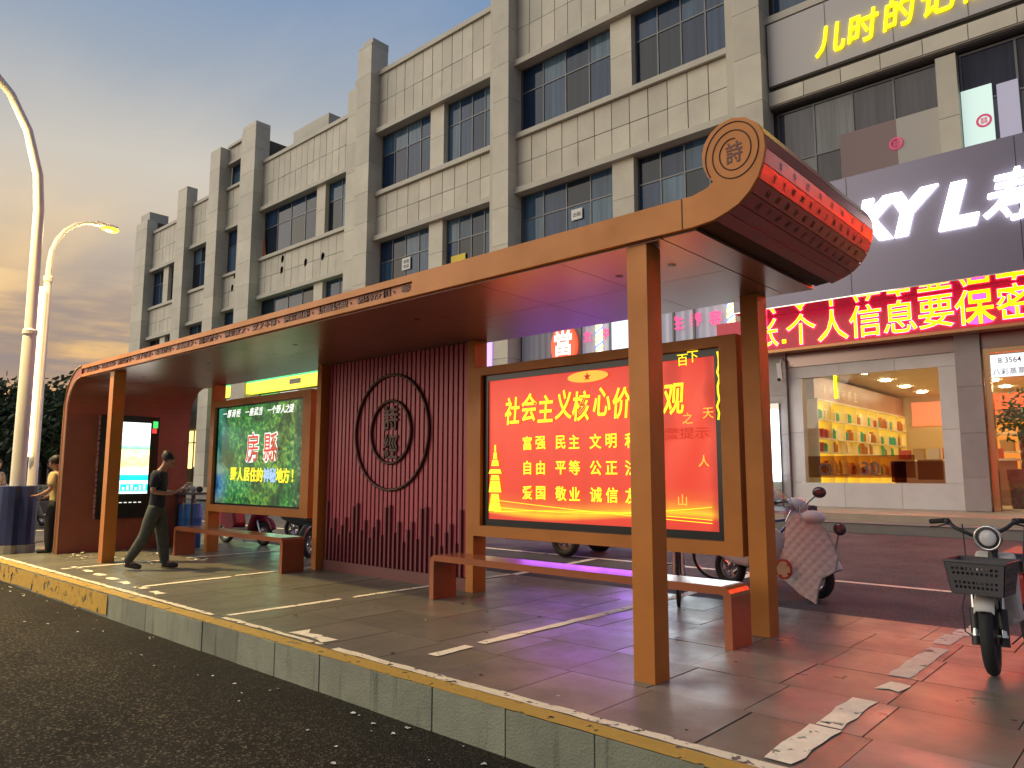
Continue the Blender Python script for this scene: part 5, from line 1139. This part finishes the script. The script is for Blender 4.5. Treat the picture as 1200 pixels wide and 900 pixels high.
rim_mirror(960, 577, 8.30, (938, 597), .085, .062); rim_mirror(984, 620, 8.34, (978, 652), .075, .07)
for a_, b2_ in (((927, 598), (921, 611)), ((936, 592), (939, 612))): sub('brake_lever', MB().tube([tuple(inv @ P(*a_, y=8.27)), tuple(inv @ P(*b2_, y=8.26))], .008, 6), M_steel, ws)
sub('storage_bag', MB().ell(tuple(inv @ P(905, 640, y=8.48)), (.16, .12, .22)), mat('clear_plastic_bag', (.45, .50, .47), .3), ws, smooth=True)
sub('headset_cover', MB().ell(tuple(inv @ P(953, 606, y=8.33)), (.14, .11, .075)), M_quilt, ws, smooth=True)

# e-bike with basket at the right edge
eb0 = P(1155, 792, z=0); eb = thing('electric_bike', 'white electric bike with grey basket at the right edge', 'electric bike', (eb0.x+.05, eb0.y+.03, .004), rad(-96))
def es(name, mb, mt, **k): return sub(name, mb, mt, eb, **k)
R_ = .27
def steer(p): a = rad(6); x, y, z = p; return (x*math.cos(a)-y*math.sin(a), x*math.sin(a)+y*math.cos(a), z)
t_ = sub('wheel', MB().torus((0, 0, R_), R_-.042, .042, 'y', 36, 10), M_rubber, eb, smooth=True)
rm = MB().torus((0, 0, R_), R_-.085, .016, 'y', 30, 8); rm.lathe([(.06, -.045), (.06, .045)], (0, 0, R_), 18, 'y')
for i in range(6): rm.tube([(.05*math.cos(i*1.047), 0, R_+.05*math.sin(i*1.047)), (.16*math.cos(i*1.047), 0, R_+.16*math.sin(i*1.047))], .014, 6)
sub('rim', rm, M_blackp, t_, smooth=True)
t2_ = sub('wheel', MB().torus((-1.08, 0, R_), R_-.042, .042, 'y', 36, 10), M_rubber, eb, smooth=True); sub('rim', MB().torus((-1.08, 0, R_), R_-.085, .018, 'y', 30, 8).lathe([(.10, -.05), (.10, .05)], (-1.08, 0, R_), 18, 'y'), M_blackp, t2_, smooth=True)
fp = [((R_+.035)*math.cos(rad(a)), (R_+.035)*math.sin(rad(a))+R_) for a in range(42, 150, 9)]
mb = MB(); vs_ = []
for x_, z_ in fp:
    for y_ in (-.062, -.045, 0, .045, .062): vs_.append((x_-(abs(y_) > .05)*.012*0, y_, z_-(.022 if abs(y_) > .05 else (.004 if y_ else 0))))
k_ = len(fp); mb.add(vs_, [(i*5+j, i*5+j+1, (i+1)*5+j+1, (i+1)*5+j) for i in range(k_-1) for j in range(4)]); mb.add([(v[0]*.985, v[1]*.97, v[2]-.006) for v in vs_], [(i*5+j, (i+1)*5+j, (i+1)*5+j+1, i*5+j+1) for i in range(k_-1) for j in range(4)])
es('front_fender', mb, M_whitep, smooth=True)
for s in (-1, 1):
    es('fork_leg', MB().tube([(-.10, s*.085, .62), (-.045, s*.085, .40), (0, s*.085, .26)], [.020, .020, .026], 10), M_steel, smooth=True); es('fork_boot', MB().tube([(-.055, s*.085, .45), (.0, s*.085, .20)], .032, 10), M_blackp, smooth=True)
es('fork_bridge', MB().tube([(-.10, -.10, .60), (-.10, .10, .60)], .030, 10), M_blackp, smooth=True); es('axle', MB().tube([(0, -.11, R_), (0, .11, R_)], .014, 8), M_steel)
es('fork_crown', MB().prism([(-.135, .50), (-.03, .51), (-.045, .63), (-.135, .63)], -.05, .05), M_whitep, bevel=.015)
es('head_tube', MB().tube([(-.10, 0, .58), (-.20, 0, .96)], .032, 12), M_blackp, smooth=True)
# basket
bk = es('basket', MB().box(-.02, .24, -.155, .155, .575, .583), M_greyp)
def perf(c0, c1, c2, c3, nu, nv, hole):
    mb = MB(); c0, c1, c2, c3 = map(Vector, (c0, c1, c2, c3)); nrm = (c1-c0).cross(c3-c0).normalized()*.006
    f = lambda u, v: (c0*(1-u)+c1*u)*(1-v)+(c3*(1-u)+c2*u)*v
    for i in range(nu):
        for j in range(nv):
            u0, u1, v0, v1 = i/nu, (i+1)/nu, j/nv, (j+1)/nv; o_ = [f(u0, v0), f(u1, v0), f(u1, v1), f(u0, v1)]
            if hole(i, j):
                du, dv_ = (u1-u0)*.2, (v1-v0)*.2; q = [f(u0+du, v0+dv_), f(u1-du, v0+dv_), f(u1-du, v1-dv_), f(u0+du, v1-dv_)]
                mb.add(o_+q+[p+nrm for p in q], [(0, 1, 5, 4), (1, 2, 6, 5), (2, 3, 7, 6), (3, 0, 4, 7), (4, 5, 9, 8), (5, 6, 10, 9), (6, 7, 11, 10), (7, 4, 8, 11)])
                mb.add([p+nrm for p in o_]+[p+nrm for p in q], [(0, 4, 5, 1), (1, 5, 6, 2), (2, 6, 7, 3), (3, 7, 4, 0)])
            else: mb.add(o_+[p+nrm for p in o_], [(0, 1, 2, 3), (7, 6, 5, 4)])
    return mb
hl = lambda i, j: j in (1, 2, 4, 5) and 1 <= i <= 10
hl2 = lambda i, j: j in (1, 2, 4, 5) and 1 <= i <= 7
zb, zt_ = .578, .80
sub('basket_front', perf((.24, -.155, zb), (.24, .155, zb), (.275, .185, zt_), (.275, -.185, zt_), 12, 7, hl), M_greyp, bk); sub('basket_side', perf((-.02, -.155, zb), (.24, -.155, zb), (.275, -.185, zt_), (-.045, -.185, zt_), 9, 7, hl2), M_greyp, bk)
sub('basket_side', perf((.24, .155, zb), (-.02, .155, zb), (-.045, .185, zt_), (.275, .185, zt_), 9, 7, hl2), M_greyp, bk); sub('basket_back', perf((-.02, .155, zb), (-.02, -.155, zb), (-.045, -.185, zt_), (-.045, .185, zt_), 12, 7, hl), M_greyp, bk)
sub('basket_rim', MB().tube([(.28, -.19, zt_), (.28, .19, zt_), (-.05, .19, zt_), (-.05, -.19, zt_)], .011, 6, True), M_greyp, bk)
for i in range(7): sub('basket_lid_bar', MB().box(.0+i*.036, .016+i*.036, -.17, .17, zt_-.03, zt_-.02), mat('pale_lid', (.55, .42, .42), .5), bk)
es('handlebar', MB().tube([(-.34, -.33, 1.05), (-.24, -.22, 1.06), (-.17, -.16, 1.01), (-.20, -.06, .955), (-.20, .06, .955), (-.17, .16, 1.01), (-.24, .22, 1.06), (-.34, .33, 1.05)], .014, 10), M_blackp, smooth=True)
for s in (-1, 1):
    es('grip', MB().tube([(-.255, s*.235, 1.06), (-.36, s*.345, 1.048)], .020, 10), M_rubber, smooth=True); es('brake_lever', MB().tube([(-.20, s*.215, 1.04), (-.245, s*.29, 1.015), (-.30, s*.345, 1.01)], .007, 6), M_blackp); es('lever_clamp', MB().ell((-.225, s*.215, 1.055), (.028, .026, .026)), M_blackp, smooth=True)
hlamp = es('headlight', MB().lathe([(.02, -.05), (.085, -.02), (.092, .01), (.080, .02)], (-.09, 0, .945), 24, 'x'), M_blackp, smooth=True); sub('lens', MB().ell((-.075, 0, .945), (.02, .06, .06)), mat('headlight_lens', (.6, .6, .62), .1), hlamp, smooth=True); sub('chrome_ring', MB().torus((-.07, 0, .945), .083, .010, 'x', 28, 8), M_steel, hlamp, smooth=True)
es('frame', MB().tube([(-.17, 0, .84), (-.30, 0, .48), (-.42, 0, .33), (-.85, 0, .33), (-1.08, 0, .30)], [.035, .04, .045, .045, .03], 10), M_whitep, smooth=True); es('front_panel', MB().prism([(-.24, .36), (-.14, .60), (-.18, .84), (-.24, .84), (-.32, .40)], -.13, .13), M_whitep, bevel=.03)
es('seat_post', MB().tube([(-.72, 0, .34), (-.80, 0, .72)], .03, 10), M_blackp, smooth=True); es('seat', MB().prism([(-.60, .74), (-.64, .80), (-1.15, .82), (-1.18, .76), (-.9, .72)], -.12, .12), M_blackp, bevel=.035); es('rear_body', MB().prism([(-.70, .40), (-.66, .64), (-1.2, .68), (-1.25, .58), (-.95, .45)], -.11, .11), mat('red_body_panel', (.42, .05, .035), .3), bevel=.03)
es('brake_cable', MB().tube([(-.20, -.2, 1.03), (-.10, -.16, .80), (-.06, -.15, .62), (-.02, -.18, .45), (.02, -.16, .28), (.0, -.12, .25)], .005, 6).tube([(-.20, .2, 1.03), (-.08, .20, .75), (.04, .24, .52), (.10, .22, .33), (.03, .13, .24)], .005, 6), M_blackp)
es('kickstand', MB().tube([(-.55, .08, .30), (-.60, .20, .0)], .012, 6), M_steel)

for o in eb.children:                              # the front end is steered to the side
    if o.name.split('.')[0] in ('front_fender', 'fork_leg', 'fork_boot', 'fork_bridge', 'axle', 'fork_crown', 'handlebar', 'grip', 'brake_lever', 'lever_clamp') or o == t_:
        o.rotation_euler = (rad(2), 0, rad(11))
# bicycles behind the red poster
def bicycle(label, loc, rz, fr_m):
    t = thing('bicycle', label, 'bicycle', loc, rz, 'bicycles behind the shelter')
    for x_ in (.52, -.52): wheel(t, (x_, 0, .33), .33, .02, 20)
    sub('frame', MB().tube([(-.08, 0, .28), (.34, 0, .72)], .018, 8).tube([(-.08, 0, .28), (-.22, 0, .78)], .016, 8).tube([(-.20, 0, .72), (.34, 0, .80)], .015, 8).tube([(-.08, .02, .28), (-.52, .04, .33)], .010, 6).tube([(-.08, -.02, .28), (-.52, -.04, .33)], .010, 6).tube([(-.20, .02, .70), (-.52, .04, .33)], .009, 6), fr_m, t, smooth=True)
    sub('fork', MB().tube([(.32, 0, .88), (.38, 0, .66), (.40, .045, .62), (.52, .045, .33)], .012, 8).tube([(.40, -.045, .62), (.52, -.045, .33)], .012, 8), M_steel, t, smooth=True)
    sub('handlebar', MB().tube([(.12, -.28, 1.0), (.30, -.16, 1.03), (.32, 0, .96), (.30, .16, 1.03), (.12, .28, 1.0)], .011, 8), M_steel, t); sub('saddle', MB().prism([(-.36, .84), (-.34, .90), (-.05, .87), (-.05, .84)], -.07, .07), M_blackp, t, bevel=.025)
    sub('seat_post', MB().tube([(-.22, 0, .76), (-.23, 0, .85)], .013, 8), M_steel, t); sub('chainring', MB().lathe([(.09, .05), (.09, .06)], (-.08, 0, .28), 20, 'y'), M_steel, t)
    sub('crank', MB().tube([(-.08, .07, .28), (.07, .08, .20)], .010, 6).tube([(-.08, -.07, .28), (-.23, -.08, .36)], .010, 6), M_steel, t)
    for s in (1, -1): sub('pedal', MB().box(.03 if s > 0 else -.27, .11 if s > 0 else -.19, s*.09-.035+s*.03, s*.09+.035+s*.03, .19 if s > 0 else .35, .21 if s > 0 else .37), M_blackp, t)
    sub('front_basket', MB().box(.42, .70, -.15, .15, .78, .79).box(.42, .43, -.15, .15, .79, .98).box(.69, .70, -.15, .15, .79, .98).box(.43, .69, -.15, -.14, .79, .98).box(.43, .69, .14, .15, .79, .98), M_greyp, t)
    sub('rear_fender', MB().tube([(-.52+.36*math.cos(rad(a)), 0, .33+.36*math.sin(rad(a))) for a in range(20, 190, 17)], .018, 6), M_greyb, t); return t
c = P(797, 712, z=0); bicycle('bicycle whose front wheel shows under the red banner', (c.x-.28, c.y+.50, -.004), rad(-62), M_greyb)
bicycle('bicycle parked farther back behind the red banner', (-4.15, 9.35, lotz(9.35)), rad(25), mat('blue_frame_paint', (.04, .07, .2), .3))
# cargo tricycle
pw = PL(655, 655); tri = thing('cargo_tricycle', 'maroon cargo tricycle parked behind the red banner', 'tricycle', (pw.x-1.5, pw.y+.55, lotz(pw.y+.5)), rad(4))
for s in (-1, 1): wheel(tri, (1.5-.0, s*.52, .27), .27, .065, 0, mat('brown_rim', (.30, .16, .10), .4, metal=.4))
wheel(tri, (-.95, 0, .27), .27, .05)
sub('cargo_bed', MB().box(.15, 1.95, -.39, .39, .24, .30).box(.15, 1.95, -.42, -.39, .22, .80).box(.15, 1.95, .39, .42, .22, .80).box(1.92, 1.95, -.39, .39, .30, .80).box(.15, .18, -.39, .39, .30, .80), M_redb, tri)
sub('frame', MB().tube([(1.5, -.5, .27), (1.5, .5, .27)], .03, 8).tube([(1.2, 0, .34), (-.3, 0, .36), (-.75, 0, .75)], .035, 8), M_blackp, tri); sub('fork', MB().tube([(-.72, .07, .85), (-.95, .07, .27)], .02, 8).tube([(-.72, -.07, .85), (-.95, -.07, .27)], .02, 8), M_steel, tri)
sub('handlebar', MB().tube([(-.50, -.32, 1.02), (-.68, 0, 1.0), (-.50, .32, 1.02)], .015, 8), M_blackp, tri); sub('seat', MB().prism([(-.25, .68), (-.28, .76), (.12, .78), (.12, .66)], -.15, .15), M_blackp, tri, bevel=.03); sub('seat_box', MB().box(-.22, .12, -.2, .2, .37, .65), M_redb, tri, bevel=.02)
sub('front_fender', MB().tube([(-.95+.31*math.cos(rad(a)), 0, .27+.31*math.sin(rad(a))) for a in range(20, 170, 15)], .05, 8), M_redb, tri, smooth=True)

# ------------------------------------------------------------------ table with blue drums behind the far bench
q = P(227, 577, z=1.04); q.z = 0; tb = thing('metal_table', 'dark metal table with a cluttered top beside the forest banner', 'table', (q.x, q.y, 0))
sub('table_top', MB().box(-.36, .36, -.20, .20, 1.0, 1.04), mat('grey_sheet', (.12, .13, .15), .4, metal=.4), tb)
for sx__ in (-.33, .33):
    for sy in (-.17, .17): sub('leg', MB().box(sx__-.016, sx__+.016, sy-.016, sy+.016, 0, .998), M_greyb, tb)
sub('cross_bar', MB().box(-.31, .31, .155, .185, .86, .90), M_greyb, tb); sub('pump_pipe', MB().tube([(.0, -.18, .7), (.0, -.19, .88), (.04, -.2, .95)], .015, 8), M_steel, tb)
for x_, y_, h_, lb_ in ((-.22, -.02, .80, 'light blue drum under the left end of the metal table'), (.10, -.02, .82, 'light blue drum under the middle of the metal table')):
    dr_ = thing('drum', lb_, 'drum', (q.x+x_, q.y+y_, 0), 0, 'blue drums')
    sub('drum_body', MB().lathe([(.135, 0), (.145, .02), (.145, h_*.33), (.151, h_*.35), (.145, h_*.37), (.145, h_*.66), (.151, h_*.68), (.145, h_*.70), (.142, h_-.04), (.13, h_)], (0, 0, 0), 20), mat('blue_drum_paint', (.03, .14, .42), .4, var=.15, vs_=6), dr_, smooth=True); sub('lid', MB().lathe([(.08, h_+.002), (.08, h_+.03)], (-.03, 0, 0), 14), M_whitep, dr_)
for i in range(5):
    k = MB().ell((0, 0, .06), (.065, .06, .06), 10, 6).mesh('bag'); k.materials.append(mat('bag_%d' % (i % 3), ((.55, .50, .38), (.03, .03, .03), (.5, .5, .48))[i % 3], .7)); o = link('bag', k, None, loc=(q.x-.27+i*.13, q.y+.05*(i % 2), 1.042)); tag(o, ('leftmost', 'second', 'middle', 'fourth', 'rightmost')[i]+' small bag on the metal table', 'bag', 'bags on the metal table')

# ------------------------------------------------------------------ far trees and blocks at the left
def tree(label, x, y, h, w, seed):
    rg = random.Random(seed); t = thing('tree', label, 'tree', (x, y, -.012), group='trees beyond the far row')
    mb = MB().tube([(0, 0, 0), (rg.uniform(-.2, .2), 0, h*.35), (rg.uniform(-.4, .4), .1, h*.75)], [.28, .2, .08], 8)
    cl = []
    for i in range(9):
        a = rg.uniform(0, 6.28); z_ = h*rg.uniform(.35, .95); rr = w*.55*rg.uniform(.3, 1)*(1.15-z_/h*.6); c = Vector((rr*math.cos(a), rr*math.sin(a), z_)); cl.append((c, w*rg.uniform(.22, .36))); mb.tube([(0, 0, h*.32), tuple(c*.6+Vector((0, 0, h*.15))), tuple(c)], [.12, .07, .03], 6)
    cl.append((Vector((0, 0, h*.72)), w*.42)); sub('trunk', mb, mat('bark', (.05, .04, .03), .9), t)
    mb = MB()
    for c, q_ in cl:
        for _ in range(170):
            d = Vector((rg.gauss(0, 1), rg.gauss(0, 1), rg.gauss(0, .8))).normalized()*q_*rg.uniform(.55, 1.05); p_ = c+d; n_ = Vector((rg.gauss(0, 1), rg.gauss(0, 1), rg.gauss(0, 1))).normalized(); s_ = n_.orthogonal().normalized(); r_ = n_.cross(s_); L = rg.uniform(.16, .34)
            mb.quad(p_-s_*L, p_-r_*L*.5, p_+s_*L, p_+r_*L*.5)
    sub('crown', mb, mat('dark_foliage', (.030, .050, .020), .7, col2=(.055, .085, .03), vs_=.8), t)
tx = [('leftmost dark tree beyond the scooters', -8, 60, 7.5), ('dark tree just left of the lamp posts', 12, 64, 7), ('round dark tree between the lamp posts', 30, 58, 6.5), ('taller dark tree right of the lamp posts', 50, 60, 7.2), ('dark tree next to the end wall', 66, 54, 7.6), ('dark tree mostly behind the end wall', 84, 56, 6.8), ('low dark tree behind the display screen wall', 100, 60, 6)]
for i, (lb_, px, dist, h_) in enumerate(tx):
    d = P(px, 556, x=-dist); tree(lb_, d.x, d.y, h_, 6.0, i+3)
def far_block(label, px0, px1, top, dist, red=False):
    a, b = P(px0, 556, x=-dist), P(px1, 556, x=-dist); zt_ = P((px0+px1)/2, top, x=-dist).z
    t = thing('far_building', label, 'building', (-dist, (a.y+b.y)/2, 0), group='far blocks on the skyline'); mtw = mat('far_wall', (.10, .09, .095), .9)
    MB().box(-dist-12, -dist, a.y, b.y, 0, zt_).build('wall', mtw, t); MB().box(-dist-8, -dist-3, a.y+(b.y-a.y)*.3, a.y+(b.y-a.y)*.6, zt_+.01, zt_+2).build('roof_box', mtw, t)
    nw = max(2, int((b.y-a.y)/3.2))
    for k in range(nw):
        for j in range(max(2, int(zt_/3.4))):
            if j*3.4+3.4 < zt_: piece('window', mat('far_window', (.02, .025, .03), .2), t, -dist-.02, -dist+.05, a.y+(b.y-a.y)*(k+.3)/nw, a.y+(b.y-a.y)*(k+.75)/nw, j*3.4+1.3, j*3.4+2.8)
    if red:
        for i, ch in enumerate('大酒店'): write('rooftop_letter', ch, glow('red_rooftop', (.9, .08, .08), 1.2), t, (-dist+.3, a.y+(b.y-a.y)*(.62+i*.16), zt_+1.0-i*1.6), YP, ZP, 2.2, 2.2, .03, .1)
far_block('dark far block with red rooftop letters at the left edge', -14, 9, 486, 150, True); far_block('dark far block right of the lamp posts', 42, 58, 484, 150); far_block('dark far block beside the end wall', 63, 92, 488, 140)
